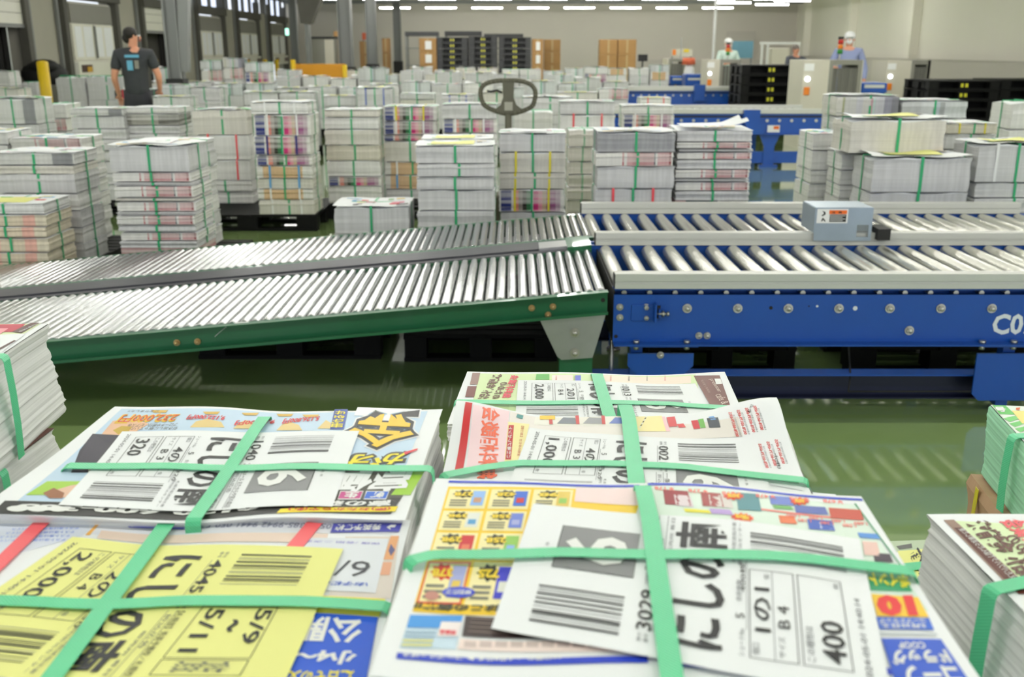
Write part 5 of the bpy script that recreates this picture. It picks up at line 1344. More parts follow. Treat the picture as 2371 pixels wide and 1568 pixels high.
def near_bundle(label, loc_c, z0, top, body_c, sheet_c, cover_name='cover_flyer', rings=None, jit=.0016, seed=1, m=None, drift=.004):
    cen = (body_c[0] + body_c[1] + body_c[2] + body_c[3]) / 4
    t = thing('flyer_bundle', label, 'paper bundle', (cen.x, cen.y, z0), 'near bundles of printed flyers')
    stack_body(body_c, z0, top, rings or max(12, int((top.z0 - z0) / .0028)), jit, seed, m or m_side, drift=drift).build('paper_stack', t)
    return t
HID2 = MB()
def under(c, z1, n, name, seed, st='white'):
    """plain bundles that carry a near bundle, down to the pallet"""
    cen = (c[0] + c[1] + c[2] + c[3]) / 4; h = (z1 - .15) / n
    for k in range(n):
        q = random.Random(seed * 31 + k); zb = .15 + k * h
        tp = Top(zb + h - .002, [(.0006, 9, 3, k)]); off = Vector((q.uniform(-.004, .004), q.uniform(-.004, .004)))
        cc = [cen + (p - cen) * .985 + off for p in c]
        if k < n - 1 or seed not in (11, 12, 15, 16, 17):
            vs = [(p.x, p.y, z_) for z_ in (zb, zb + h - .003) for p in cc]; HID2.add(vs, [(0, 3, 2, 1), (4, 5, 6, 7), (0, 1, 5, 4), (1, 2, 6, 5), (2, 3, 7, 6), (3, 0, 4, 7)], EDGE[st]); continue
        t = thing('flyer_bundle', 'plain white strapped bundle, %s under %s' % (('directly', 'second', 'third', 'fourth', 'fifth', 'sixth')[n - 1 - k], name), 'paper bundle', (cen.x, cen.y, zb), 'bundles stacked under the near ones')
        mb = stack_body(cc, zb, tp, 16, .003, seed * 7 + k, EDGE[st], nseg=6); tgrid(mb, tp, cc, 0, m_paper, 4, 4); mb.build('paper_stack', t)
        mid = [(cc[0] + cc[1]) / 2, (cc[2] + cc[3]) / 2, (cc[0] + cc[3]) / 2, (cc[1] + cc[2]) / 2]
        for a, b in ((mid[0], mid[1]), (mid[2], mid[3])):
            d = (b - a).normalized(); nrm = Vector((d.x, d.y, 0)); pts = [(Vector((a.x, a.y, zb)) - nrm * .008, -nrm), (Vector((a.x, a.y, zb + h - .006)) - nrm * .008, -nrm), (Vector((b.x, b.y, zb + h - .006)) + nrm * .008, nrm), (Vector((b.x, b.y, zb)) + nrm * .008, nrm)]
            m2 = MB(); ribbon(m2, [p for p, _ in pts[:2]], [n_ for _, n_ in pts[:2]], .016, m_strap); ribbon(m2, [p for p, _ in pts[2:]], [n_ for _, n_ in pts[2:]], .016, m_strap); m2.build('strap', t)
def world_c(pl, z): return [Vector(atz(a, b, z).xy) for a, b in pl]
def fin(parent, mb, name='cover_flyer'): return mb.build(name, parent)

# ---- bundle with address sheet 1040 (jewellery flyer)
Z1 = 1.03
c1 = world_c([(268, 944), (1018, 950), (930, 1197), (-52, 1197)], Z1)
T1 = Top(Z1, [(.0022, 20, 6, 1.2), (.0016, 7, 19, .4)], [(Vector(atz(620, 972, Z1).xy), Vector(atz(455, 1190, Z1).xy), .007, .07)])
b1 = near_bundle('flyer bundle with white address sheet 1040 over a gold and blue flyer', None, .90, T1, c1, None, seed=3, jit=.0022)
mb = MB(); O1 = .0012
tgrid(mb, T1, [c1[0] + Vector((-.002, .002)), c1[1] + Vector((.004, .002)), c1[2] + Vector((.004, -.003)), c1[3] + Vector((-.003, -.003))], O1, m_paper, 40, 26)
P = .0016
tquad(mb, T1, [(282, 949), (990, 955), (905, 1175), (30, 1172)], ink(196, 218, 240), P)                       # pale blue ground
tquad(mb, T1, [(12, 1163), (930, 1156), (905, 1194), (-20, 1193)], ink(36, 36, 34), P + .0003)                       # black band with telephone number
tquad(mb, T1, [(790, 1070), (970, 1085), (925, 1165), (755, 1165)], ink(78, 76, 68), P + .0003)
tquad(mb, T1, [(955, 1085), (990, 1085), (950, 1150), (905, 1150)], ink(160, 205, 60), P + .0004)
tquad(mb, T1, [(110, 1118), (190, 1118), (150, 1150), (60, 1150)], ink(165, 205, 70), P + .0003)
tpoly(mb, T1, [(185, 1046), (215, 1008), (300, 1012), (270, 1042), (220, 1098), (165, 1098)], ink(40, 32, 52), P + .0004)      # dark suit
tpoly(mb, T1, [(215, 1072), (235, 1062), (245, 1072), (235, 1092), (200, 1092)], ink(236, 96, 62), P + .0006)
tpoly(mb, T1, [(125, 1140), (165, 1128), (230, 1120), (230, 1140), (170, 1158), (135, 1155)], ink(230, 190, 165), P + .0005)
tpoly(mb, T1, [(100, 1146), (125, 1134), (150, 1146), (145, 1158), (115, 1158)], ink(150, 95, 60), P + .0006)
tpoly(mb, T1, [(235, 1010), (262, 978), (310, 972), (345, 985), (300, 1012)], ink(232, 185, 150), P + .0004)
tpoly(mb, T1, [(262, 1000), (282, 990), (306, 992), (296, 1006), (274, 1010)], ink(200, 165, 50), P + .0006)
tpoly(mb, T1, [(205, 1085), (228, 1078), (240, 1090), (222, 1100), (205, 1098)], ink(240, 225, 210), P + .0007)
for x0, x1, y0 in ((440, 520, 975), (540, 600, 978), (640, 700, 982), (735, 775, 978)):
    tpoly(mb, T1, [(x0, y0 + 18), (x0 + 14, y0 + 4), ((x0 + x1) / 2, y0 - 2), (x1 - 8, y0 + 5), (x1, y0 + 18)], ink(228, 200, 130), P + .0004)
for x0 in (350, 470, 560, 640, 700): tpoly(mb, T1, [(x0, 953 + (x0 - 350) * .03), (x0 + 40, 953 + (x0 - 350) * .03), (x0 + 34, 959 + (x0 - 350) * .03), (x0 + 6, 959 + (x0 - 350) * .03)], ink(215, 175, 70), P + .0005)
def upside(mb, top, s_, xr, xl, yt, yb, m, off, bold=.02, sl=0, lean=None):
    """text printed upside down for the viewer: starts at right, baseline is the upper edge"""
    k = lean if lean is not None else (CX - xr) / max(1, (yb - YH)) * 0
    ttext(mb, top, s_, (xr, yt), (xl, yt + sl), (xr + (xr - CX) / (yt - YH) * (yb - yt), yb), m, off, bold)
upside(mb, T1, '232,000円', 418, 288, 961, 981, ink(235, 190, 50), P + .0006, .06, 2); upside(mb, T1, '232,000円', 418, 290, 962, 979, ink(225, 60, 40), P + .0009, -.0, 2)
upside(mb, T1, 'ブローチや根付、ピアス等', 414, 300, 983, 991, ink(60, 50, 50), P + .0006, 0, 2); upside(mb, T1, '引き出しに眠っていた', 414, 305, 992, 999, ink(60, 50, 50), P + .0006, 0, 1); upside(mb, T1, 'になりました!!', 370, 300, 953, 958, ink(60, 50, 50), P + .0006, 0)
upside(mb, T1, '9,122,000円', 525, 440, 967, 977, ink(215, 35, 45), P + .0008, .03, -3); upside(mb, T1, '9,8,400円', 640, 550, 975, 985, ink(215, 35, 45), P + .0008, .03, 2); upside(mb, T1, '5,126,800円', 742, 660, 967, 978, ink(215, 35, 45), P + .0008, .03, 6)
tquad(mb, T1, [(775, 951), (806, 951), (796, 998), (764, 998)], ink(25, 60, 150), P + .0005)
ttext(mb, T1, 'せるが冊', (802, 955), (792, 994), (776, 955), ink(245, 225, 60), P + .0008, .03)
# big gold character with black and white outline, upside down
for bold, m, o_ in ((.085, ink(245, 245, 248), .0004), (.06, ink(22, 20, 20), .0007), (.012, ink(248, 200, 30), .0010)):
    ttext(mb, T1, '金', (968, 958), (832, 953), (948, 1043), m, P + o_, bold)
tpoly(mb, T1, [(935, 1052), (968, 1043), (966, 1047), (938, 1058)], ink(225, 60, 70), P + .0012)
for s_, x, y, x2 in (('か', 930, 1056, 820),):
    ttext(mb, T1, 'がオ', (945, 1052), (805, 1056), (925, 1082), ink(70, 68, 60), P + .0008, .1); ttext(mb, T1, 'がオ', (942, 1054), (808, 1058), (924, 1080), ink(245, 225, 40), P + .001, .03)
ttext(mb, T1, '高価', (958, 1092), (788, 1098), (935, 1138), ink(244, 244, 246), P + .0009, .05)
for x0, x1, c_, s_ in ((850, 900, (60, 110, 215), '新'), (790, 840, (200, 70, 140), '生')):
    tquad(mb, T1, [(x0 - 2, 1141), (x1 + 2, 1141), (x1 - 6, 1161), (x0 - 8, 1161)], m_lab, P + .0006); tquad(mb, T1, [(x0, 1143), (x1, 1143), (x1 - 7, 1159), (x0 - 7, 1159)], ink(*c_), P + .0008)
    ttext(mb, T1, s_, (x1 - 10, 1145), (x0 + 12, 1145), (x1 - 15, 1157), m_lab, P + .001, .05)
upside(mb, T1, '0120-600-385', 600, 50, 1172, 1184, m_lab, P + .0008, .05, 0); upside(mb, T1, '高の森店', 905, 690, 1163, 1176, m_lab, P + .0008, .04, 3)
tquad(mb, T1, [(650, 1183), (922, 1177), (915, 1189), (640, 1193)], ink(245, 220, 40), P + .0007); upside(mb, T1, '(囲)おたからや(新)', 905, 670, 1179, 1187, ink(205, 70, 50), P + .001, .03, 2)
for x in (40, 88, 136): tpoly(mb, T1, [(x + 24 * math.cos(a), 1183 + 7 * math.sin(a)) for a in [k * .5236 for k in range(12)]], m_lab, P + .0009)
fin(b1, mb)
label_sheet(b1, T1, [(283, 999), (135, 1169), (770, 1173), (832, 998)], m_paper, .0038, ('4の4', '1040'), 'B3', '320', cust='Dメール おたからや宮の森店')
top_strap(b1, T1, [(158, 1079), (400, 1079), (700, 1080), (990, 1085)], .90, lift=.0062)
top_strap(b1, T1, [(612, 966), (450, 1200)], .90, lift=.0072, down=(True, True))
under(c1, .90, 5, 'the bundle with sheet 1040', 11)
# ---- bundle with yellow address sheet 4045
Z2 = 1.018
c2 = world_c([(-80, 1213), (946, 1211), (840, 1632), (-500, 1640)], Z2)
T2 = Top(Z2, [(.0016, 17, 5, .3), (.0016, 5, 14, 2.0)], [(Vector(atz(385, 1214, Z2).xy), Vector(atz(120, 1568, Z2).xy), .004, .05)])
b2 = near_bundle('flyer bundle with yellow address sheet 4045 and a red strap, front left', None, .86, T2, c2, None, seed=8, jit=.002)
mb = MB(); tgrid(mb, T2, [c2[0], c2[1] + Vector((.002, .001)), c2[2] + Vector((.003, 0)), c2[3]], O1, m_paper, 40, 26)
tquad(mb, T2, [(-60, 1216), (232, 1214), (190, 1245), (-120, 1330)], ink(222, 226, 240), P)
for k in range(4): ttext(mb, T2, 'テスト後は復習用アドバイス', (185 - k * 10, 1224 + k * 9), (30 - k * 14, 1227 + k * 9), (182 - k * 10, 1230 + k * 9), ink(90, 130, 220), P + .0005)
tquad(mb, T2, [(228, 1212), (236, 1212), (208, 1243), (198, 1243)], ink(240, 180, 90), P + .0003)
tquad(mb, T2, [(208, 1212), (930, 1213), (905, 1240), (205, 1240)], ink(232, 232, 240), P)
tquad(mb, T2, [(235, 1232), (760, 1240), (755, 1262), (225, 1250)], ink(238, 214, 200), P + .0003)
tpoly(mb, T2, [(305, 1212), (440, 1214), (425, 1230), (300, 1226), (290, 1219)], ink(110, 112, 205), P + .0005); ttext(mb, T2, 'HF BAR OK!', (426, 1216), (312, 1214), (420, 1226), m_lab, P + .0008, .04)
ttext(mb, T2, '050-5385-9942 9441 050-5385', (770, 1218), (445, 1217), (765, 1229), ink(150, 152, 175), P + .0005, .02)
tquad(mb, T2, [(772, 1216), (932, 1214), (924, 1236), (765, 1238)], ink(78, 80, 180), P + .0005); ttext(mb, T2, '秀英予備校', (884, 1219), (780, 1220), (880, 1232), m_lab, P + .0008, .03)
tpoly(mb, T2, [(918, 1220), (905, 1220), (895, 1226), (905, 1232), (903, 1226), (914, 1226)], m_lab, P + .0008)
tquad(mb, T2, [(800, 1246), (925, 1246), (905, 1390), (760, 1388)], ink(226, 214, 205), P)
tquad(mb, T2, [(905, 1245), (924, 1245), (910, 1300), (888, 1300)], ink(230, 165, 110), P + .0003); tquad(mb, T2, [(886, 1306), (908, 1306), (902, 1336), (880, 1336)], ink(232, 170, 135), P + .0004); tpoly(mb, T2, [(905, 1264), (915, 1278), (905, 1292), (900, 1280)], ink(80, 80, 130), P + .0005)
tquad(mb, T2, [(700, 1250), (900, 1252), (870, 1378), (680, 1370)], ink(228, 231, 238), P + .0005)
ttext(mb, T2, '6/2', (862, 1306), (738, 1300), (848, 1342), ink(58, 60, 70), P + .0009)
ttext(mb, T2, '\\お子様の', (855, 1355), (745, 1350), (850, 1364), ink(40, 90, 200), P + .0009, .02); ttext(mb, T2, '保護 /春期 二次会', (882, 1262), (705, 1256), (880, 1267), ink(130, 120, 200), P + .0009)
tquad(mb, T2, [(735, 1384), (893, 1392), (878, 1434), (715, 1424)], ink(246, 226, 40), P + .0005); ttext(mb, T2, '5月 5週 公開', (832, 1408), (735, 1402), (830, 1416), ink(220, 80, 60), P + .0009, .02)
tquad(mb, T2, [(720, 1424), (876, 1434), (845, 1600), (650, 1600)], ink(26, 88, 212), P + .0007)
ttext(mb, T2, '公開', (842, 1440), (700, 1435), (828, 1494), m_lab, P + .0011, .03)
ttext(mb, T2, '小4～6', (826, 1516), (660, 1508), (814, 1545), m_lab, P + .0011, .05); ttext(mb, T2, '連日その文', (820, 1560), (670, 1560), (812, 1590), ink(245, 228, 50), P + .0011, .03)
fin(b2, mb)
top_strap(b2, T2, [(95, 1212), (-30, 1332), (-120, 1420)], .86, SRd, lift=.003, down=(True, False), wid=.017); top_strap(b2, T2, [(728, 1212), (680, 1270), (560, 1420), (420, 1630)], .86, SRd, lift=.0024, down=(True, True), wid=.017)
label_sheet(b2, T2, [(168, 1243), (-290, 1550), (660, 1578), (795, 1271)], m_yel, .0045, ('2の1', '4045'), 'B4', '2,000', kei='1,950', cust='【札幌部】秀英予備校／札幌校', box=None, dates=('5/9', '5/11'))
top_strap(b2, T2, [(-330, 1392), (0, 1391), (400, 1392), (700, 1393), (888, 1404)], .86, lift=.0072)
top_strap(b2, T2, [(388, 1210), (250, 1395), (120, 1570), (70, 1636)], .86, lift=.0082, wid=.018)
under(c2, .86, 5, 'the bundle with yellow sheet 4045', 12)
# ---- bundle 1013, farthest of the three at centre
Z3 = .96
c3 = world_c([(1086, 864), (1674, 868), (1722, 986), (1042, 986)], Z3)
T3 = Top(Z3, [(.0022, 14, 4, 2.2), (.002, 22, 7, .4)], [])
b3 = near_bundle('flyer bundle with white address sheet 1013 over a green and brown flyer', None, .84, T3, c3, None, seed=5)
mb = MB(); tgrid(mb, T3, [c3[0] + Vector((-.003, .002)), c3[1] + Vector((.003, .002)), c3[2] + Vector((.008, -.002)), c3[3] + Vector((-.004, -.002))], O1, m_paper, 40, 18)
tquad(mb, T3, [(1110, 867), (1610, 869), (1632, 975), (1085, 975)], ink(216, 234, 178), P)
tquad(mb, T3, [(1392, 871), (1600, 873), (1600, 890), (1392, 889)], ink(245, 226, 208), P + .0003)
for (x0, y0, x1, y1), c_ in {(1094, 866, 1112, 893): (150, 115, 105), (1083, 897, 1104, 922): (110, 40, 25)}.items(): tquad(mb, T3, [(x0, y0), (x1, y0), (x1 - 6, y1), (x0 - 6, y1)], ink(*c_), P + .0005)
ttext(mb, T3, '給付金請求', (1106, 926), (1142, 870), (1130, 926), ink(100, 55, 35), P + .0007, .03); ttext(mb, T3, 'のための', (1138, 926), (1160, 888), (1156, 926), ink(100, 55, 35), P + .0007, .03)
ttext(mb, T3, '無料相談会', (1162, 924), (1184, 872), (1182, 924), ink(222, 48, 78), P + .0007, .03)
tquad(mb, T3, [(1242, 869), (1272, 869), (1272, 882), (1240, 882)], ink(95, 180, 80), P + .0005); tquad(mb, T3, [(1278, 871), (1326, 871), (1326, 885), (1278, 885)], ink(246, 230, 225), P + .0004); tquad(mb, T3, [(1332, 872), (1345, 872), (1345, 884), (1332, 884)], ink(90, 100, 215), P + .0006)
for k in range(7): ttext(mb, T3, '相談受付', (1286 + k * 42, 885), (1286 + k * 42, 873), (1290 + k * 42, 885), ink(*((210, 90, 90), (90, 90, 90), (120, 120, 110))[k % 3]), P + .0007)
tquad(mb, T3, [(1606, 873), (1666, 872), (1700, 968), (1662, 972)], ink(108, 58, 48), P + .0006)
tquad(mb, T3, [(1654, 880), (1668, 880), (1672, 892), (1658, 893)], m_lab, P + .0009); ttext(mb, T3, 'presenter', (1640, 882), (1660, 912), (1650, 880), ink(225, 205, 195), P + .0009); ttext(mb, T3, '司法書士事務所', (1622, 884), (1640, 914), (1627, 882), ink(190, 160, 150), P + .0009)
ttext(mb, T3, 'cafe & music', (1655, 918), (1690, 965), (1672, 914), ink(225, 205, 195), P + .0009)
tquad(mb, T3, [(1080, 935), (1180, 932), (1175, 985), (1070, 985)], ink(205, 222, 165), P + .0003)
fin(b3, mb)
label_sheet(b3, T3, [(1200, 880), (1192, 972), (1655, 972), (1610, 888)], m_paper, .0038, ('2の1', '1013'), 'B4', '2,000', kei='3,300', cust='司法書士法人みつ葉')
top_strap(b3, T3, [(1060, 930), (1350, 932), (1550, 935), (1705, 944)], .84, lift=.006)
top_strap(b3, T3, [(1382, 866), (1412, 968), (1416, 984)], .84, lift=.007, wid=.02)
under(c3, .84, 5, 'the bundle with sheet 1013', 13)
# ---- bundle 0021
Z4 = 1.0
c4_ = world_c([(1062, 968), (1792, 974), (1905, 1188), (1000, 1190)], Z4)
T4 = Top(Z4, [(.0012, 12, 8, .2), (.0008, 26, 3, 1)], [], [(c4_[0], .024, .085), (c4_[1], .030, .09)])
b4 = near_bundle('flyer bundle with white address sheet 0021 over a pink and yellow flyer', None, .88, T4, c4_, None, seed=6, jit=.003, drift=.008)
mb = MB(); cc = world_c([(1058, 966), (1794, 971), (1898, 1188), (1004, 1190)], Z4); tgrid(mb, T4, cc, O1, m_paper, 40, 24)
tquad(mb, T4, [(1078, 934), (1094, 936), (1072, 1092), (1053, 1092)], ink(202, 30, 38), P + .0004)
tquad(mb, T4, [(1096, 940), (1180, 955), (1165, 1095), (1078, 1095)], ink(248, 216, 222), P + .0003)
ttext(mb, T4, '無料相談会', (1105, 1112), (1118, 945), (1150, 1112), ink(240, 110, 80), P + .0008, .025)
tquad(mb, T4, [(1176, 980), (1226, 985), (1205, 1070), (1168, 1072)], ink(248, 236, 170), P + .0003); tquad(mb, T4, [(1178, 988), (1190, 988), (1183, 1068), (1170, 1068)], ink(190, 45, 52), P + .0006); ttext(mb, T4, 'ご来場プレゼント', (1173, 1064), (1178, 992), (1182, 1064), m_lab, P + .0009, .02)
ttext(mb, T4, '家相の手引き【直行便】', (1197, 1060), (1207, 990), (1204, 1060), ink(190, 80, 60), P + .0008)
tquad(mb, T4, [(1182, 955), (1750, 962), (1760, 1012), (1178, 985)], ink(236, 228, 222), P + .0001)
tquad(mb, T4, [(1240, 968), (1440, 966), (1442, 988), (1236, 986)], ink(240, 236, 226), P + .0003)
for x0, c_ in ((1290, (120, 125, 135)), (1350, (150, 150, 155)), (1410, (110, 130, 200))): tpoly(mb, T4, [(x0, 984), (x0 + 14, 970), (x0 + 42, 971), (x0 + 46, 985)], ink(*c_), P + .0006)
for x0 in (1332, 1392, 1270): tquad(mb, T4, [(x0, 966), (x0 + 8, 966), (x0 + 10, 986), (x0 + 2, 986)], ink(205, 70, 70), P + .0008)
tquad(mb, T4, [(1250, 966), (1285, 966), (1285, 975), (1250, 975)], ink(245, 200, 40), P + .0008); tquad(mb, T4, [(1198, 962), (1212, 966), (1210, 974), (1195, 970)], ink(60, 140, 140), P + .0008)
tquad(mb, T4, [(1466, 968), (1532, 966), (1545, 1002), (1470, 1002)], ink(246, 230, 160), P + .0005)
for k in range(7): tquad(mb, T4, [(1496 - k * 2.4, 967 + k * 4), (1499 - k * 2.4, 967 + k * 4), (1497 - k * 2.4, 970 + k * 4), (1494 - k * 2.4, 970 + k * 4)], BLACK if k % 2 else m_lab, P + .0008)
tquad(mb, T4, [(1532, 968), (1540, 968), (1552, 1002), (1542, 1002)], ink(248, 200, 205), P + .0006)
for x0, y0, x1, y1, c_ in ((1543, 970, 1562, 992, (215, 70, 75)), (1566, 986, 1582, 994, (215, 70, 75)), (1600, 978, 1615, 997, (205, 45, 60)), (1616, 975, 1628, 995, (110, 175, 80)), (1636, 972, 1662, 994, (70, 75, 85)), (1640, 969, 1652, 976, (120, 170, 230))):
    tquad(mb, T4, [(x0, y0), (x1, y0 - 2), (x1 + 6, y1 - 1), (x0 + 6, y1)], ink(*c_), P + .0007)
tquad(mb, T4, [(1700, 938), (1775, 934), (1860, 1140), (1752, 1120)], m_paper, P + .0004)
for k in range(4):
    for j in range(2):
        x0 = 1700 + k * 19 + j * 50; y0 = 1015 + j * 78 - k * 5
        ttext(mb, T4, '0078-60179-6955', (x0 + 4, y0), (x0 - 14, y0 - 56), (x0 + 11, y0), ink(222, 60, 62), P + .0009, .02)
        ttext(mb, T4, '札幌市中央区北五条西六丁目', (x0 + 13, y0), (x0 - 4, y0 - 50), (x0 + 18, y0), ink(120, 120, 125), P + .0009)
ttext(mb, T4, '札幌東センター', (1800, 1090), (1790, 1054), (1809, 1090), BLACK, P + .0009, .01); ttext(mb, T4, '家さっぽろ', (1730, 958), (1738, 940), (1737, 960), BLACK, P + .0009, .01)
tquad(mb, T4, [(1762, 1098), (1840, 1110), (1850, 1124), (1768, 1112)], ink(115, 180, 140), P + .0007)
fin(b4, mb)
label_sheet(b4, T4, [(1227, 990), (1160, 1165), (1800, 1188), (1752, 1012)], m_paper, .0040, ('4の3', '0021'), 'B3', '1,000', kei='3,320', cust='一条 ホームズ')
top_strap(b4, T4, [(1034, 1100), (1120, 1083), (1200, 1072), (1400, 1073), (1580, 1080), (1860, 1112)], .88, lift=.0068)
top_strap(b4, T4, [(1447, 938), (1456, 970), (1473, 1112), (1484, 1186)], .88, lift=.0076, wid=.02)
mb = MB()                                              # loose corners sticking out at the right
for k, (dx, dz) in enumerate(((0, 0), (.004, -.006), (-.004, -.012), (.006, -.02))):
    c = world_c([(1848, 1118), (1936, 1130 + k * 3), (1950, 1150 + k * 3), (1880, 1170)], Z4); c = [q_ + Vector((dx, 0)) for q_ in c]
    tgrid(mb, Top(Z4 - .008 + dz, [(.002, 40, 9, k)]), c, 0, m_paper, 6, 4)
mb.build('loose_sheets', b4)
under(c4_, .88, 5, 'the bundle with sheet 0021', 14)
# ---- bundle 3029, front centre (supermarket flyer)
Z5 = 1.076
c5 = world_c([(1012, 1106), (1992, 1152), (2292, 1622), (862, 1572)], Z5)
T5 = Top(Z5, [(.0030, 15, 3, 2.4), (.0013, 34, 8, .5)], [])
b5 = near_bundle('flyer bundle with white address sheet 3029 over a colourful supermarket flyer, front centre', None, .94, T5, c5, None, seed=9, drift=.003)
mb = MB(); tgrid(mb, T5, [c5[0] + Vector((-.001, .003)), c5[1] + Vector((.002, .003)), c5[2] + Vector((.002, -.002)), c5[3] + Vector((-.002, -.002))], O1, m_paper, 48, 30)
BL_ = ink(38, 66, 200)
tquad(mb, T5, [(1040, 1116), (1480, 1126), (1480, 1131), (1038, 1121)], BL_, P); tquad(mb, T5, [(1500, 1122), (1995, 1158), (1998, 1163), (1500, 1127)], BL_, P)
YG = ink(250, 208, 48); CRM = ink(252, 238, 178)
tquad(mb, T5, [(1038, 1130), (1490, 1134), (1400, 1425), (955, 1420)], YG, P)
tquad(mb, T5, [(1334, 1133), (1482, 1135), (1480, 1175), (1330, 1165)], ink(250, 222, 220), P + .0003)
q = random.Random(4)
def lerp2(a, b, t): return (a[0] + (b[0] - a[0]) * t, a[1] + (b[1] - a[1]) * t)
def cellpx(u0, v0, u1, v1):                            # fractions of the product grid -> photo positions
    A, B, C_, D_ = (1040, 1131), (1332, 1133), (1290, 1420), (958, 1410)
    def g(u, v): return lerp2(lerp2(A, B, u), lerp2(D_, C_, u), v)
    return [g(u0, v0), g(u1, v0), g(u1, v1), g(u0, v1)]
prices = [['278', '428', '98'], ['398', '358', '198'], ['298', '258', '158'], ['378', '725', '178']]
cols = [(150, 190, 245), (60, 110, 215), (230, 200, 90), (235, 235, 225), (110, 130, 215), (200, 150, 120), (205, 35, 45), (150, 200, 90), (90, 160, 210), (170, 175, 225), (60, 60, 200), (230, 120, 90)]
vv = [(0.02, .18), (.20, .36), (.38, .60), (.62, .97)]
for r_ in range(4):
    for c_ in range(3):
        u0, u1 = c_ / 3 + .012, (c_ + 1) / 3 - .012; v0, v1 = vv[r_]
        tquad(mb, T5, cellpx(u0, v0, u1, v1), ink(225, 60, 50) if (r_, c_) == (3, 0) else CRM, P + .0003)
        if (r_, c_) == (3, 0): tquad(mb, T5, cellpx(u0 + .012, v0 + .015, u1 - .012, v1 - .015), CRM, P + .0004)
        h_ = v1 - v0
        star = cellpx(u0 + .03, v0 + h_ * .05, u0 + .22, v0 + h_ * .45); cxx = sum(p[0] for p in star) / 4; cyy = sum(p[1] for p in star) / 4; rx = abs(star[1][0] - star[0][0]) / 2; ry = abs(star[3][1] - star[0][1]) / 2
        tpoly(mb, T5, [(cxx + rx * (1.0 if k % 2 else .72) * math.cos(k * math.pi / 9), cyy + ry * (1.1 if k % 2 else .75) * math.sin(k * math.pi / 9)) for k in range(18)], ink(215, 45, 45) if (r_, c_) == (3, 0) else ink(40, 38, 30), P + .0005)
        ttext(mb, T5, prices[r_][c_], (cxx + rx * .75, cyy - ry * .35), (cxx - rx * .75, cyy - ry * .35), (cxx + rx * .72, cyy + ry * .55), ink(248, 215, 60), P + .0008, .05)
        pr = cellpx(u0 + .19, v0 + h_ * .1, u1 - .02, v0 + h_ * .85); tquad(mb, T5, pr, ink(*cols[r_ * 3 + c_]), P + .0006)
        pr = cellpx(u0 + .21, v0 + h_ * .45, u1 - .04, v0 + h_ * .7); tquad(mb, T5, pr, ink(*cols[(r_ * 3 + c_ + 5) % 12]), P + .0008)
        for k in range(3):
            a = cellpx(u0 + .03, v0 + h_ * (.55 + k * .13), u0 + .16, v0 + h_ * (.62 + k * .13)); tquad(mb, T5, a, ink(120, 118, 105), P + .0006)
pq = cellpx(.06, .72, .14, .92); tpoly(mb, T5, [(1000 + 17 * math.cos(a), 1386 + 11 * math.sin(a)) for a in [k * .5236 for k in range(12)]], ink(200, 140, 125), P + .001)
tpoly(mb, T5, [(1062 + 38 * math.cos(a), 1378 + 13 * math.sin(a)) for a in [k * .3927 for k in range(16)]], ink(50, 70, 205), P + .001); ttext(mb, T5, '特別価格', (1092, 1373), (1032, 1372), (1090, 1384), m_lab, P + .0013, .02)
ttext(mb, T5, '20日はこの価格!!', (1230, 1404), (965, 1401), (1226, 1419), ink(60, 58, 30), P + .0009, .05)
tquad(mb, T5, [(950, 1428), (1072, 1429), (1055, 1508), (925, 1505)], ink(205, 225, 242), P); tquad(mb, T5, [(950, 1429), (1072, 1430), (1066, 1460), (942, 1458)], ink(72, 155, 232), P + .0004)
tquad(mb, T5, [(1022, 1445), (1070, 1446), (1060, 1480), (1012, 1479)], ink(248, 236, 236), P + .0006); ttext(mb, T5, '国産品', (1056, 1466), (1020, 1465), (1054, 1476), ink(230, 60, 80), P + .0009, .03)
for k in range(4): tquad(mb, T5, [(940 - k * 3, 1466 + k * 10), (1010 - k * 3, 1467 + k * 10), (1008 - k * 3, 1472 + k * 10), (938 - k * 3, 1471 + k * 10)], ink(170, 195, 215) if k < 2 else ink(225, 220, 130), P + .0005)
tquad(mb, T5, [(1078, 1431), (1400, 1440), (1400, 1484), (1070, 1478)], ink(62, 48, 48), P + .0003)
for k in range(4): tquad(mb, T5, [(1090 - k * 2, 1436 + k * 10), (1300, 1441 + k * 10), (1300, 1443 + k * 10), (1090 - k * 2, 1438 + k * 10)], ink(150, 130, 120), P + .0006)
tquad(mb, T5, [(1066, 1484), (1700, 1500), (1700, 1520), (1060, 1508)], ink(250, 228, 222), P + .0002); tquad(mb, T5, [(1424, 1498), (1502, 1504), (1500, 1514), (1426, 1510)], ink(205, 35, 42), P + .0005)
for k in range(9): tquad(mb, T5, [(1075 + k * 36, 1490), (1103 + k * 36, 1491), (1102 + k * 36, 1504), (1074 + k * 36, 1503)], ink(210, 190, 185), P + .0004)
tquad(mb, T5, [(920, 1516), (1500, 1524), (1500, 1540), (918, 1530)], BL_, P + .0002); ttext(mb, T5, '20日限り ・ 5月9日木 ▶ コープさっぽろ', (1300, 1523), (935, 1518), (1299, 1532), m_lab, P + .0006, .03)
tquad(mb, T5, [(1540, 1530), (2100, 1556), (2110, 1572), (1540, 1546)], BL_, P + .0002); tquad(mb, T5, [(1515, 1506), (1660, 1513), (1660, 1522), (1517, 1516)], ink(250, 200, 50), P + .0006)
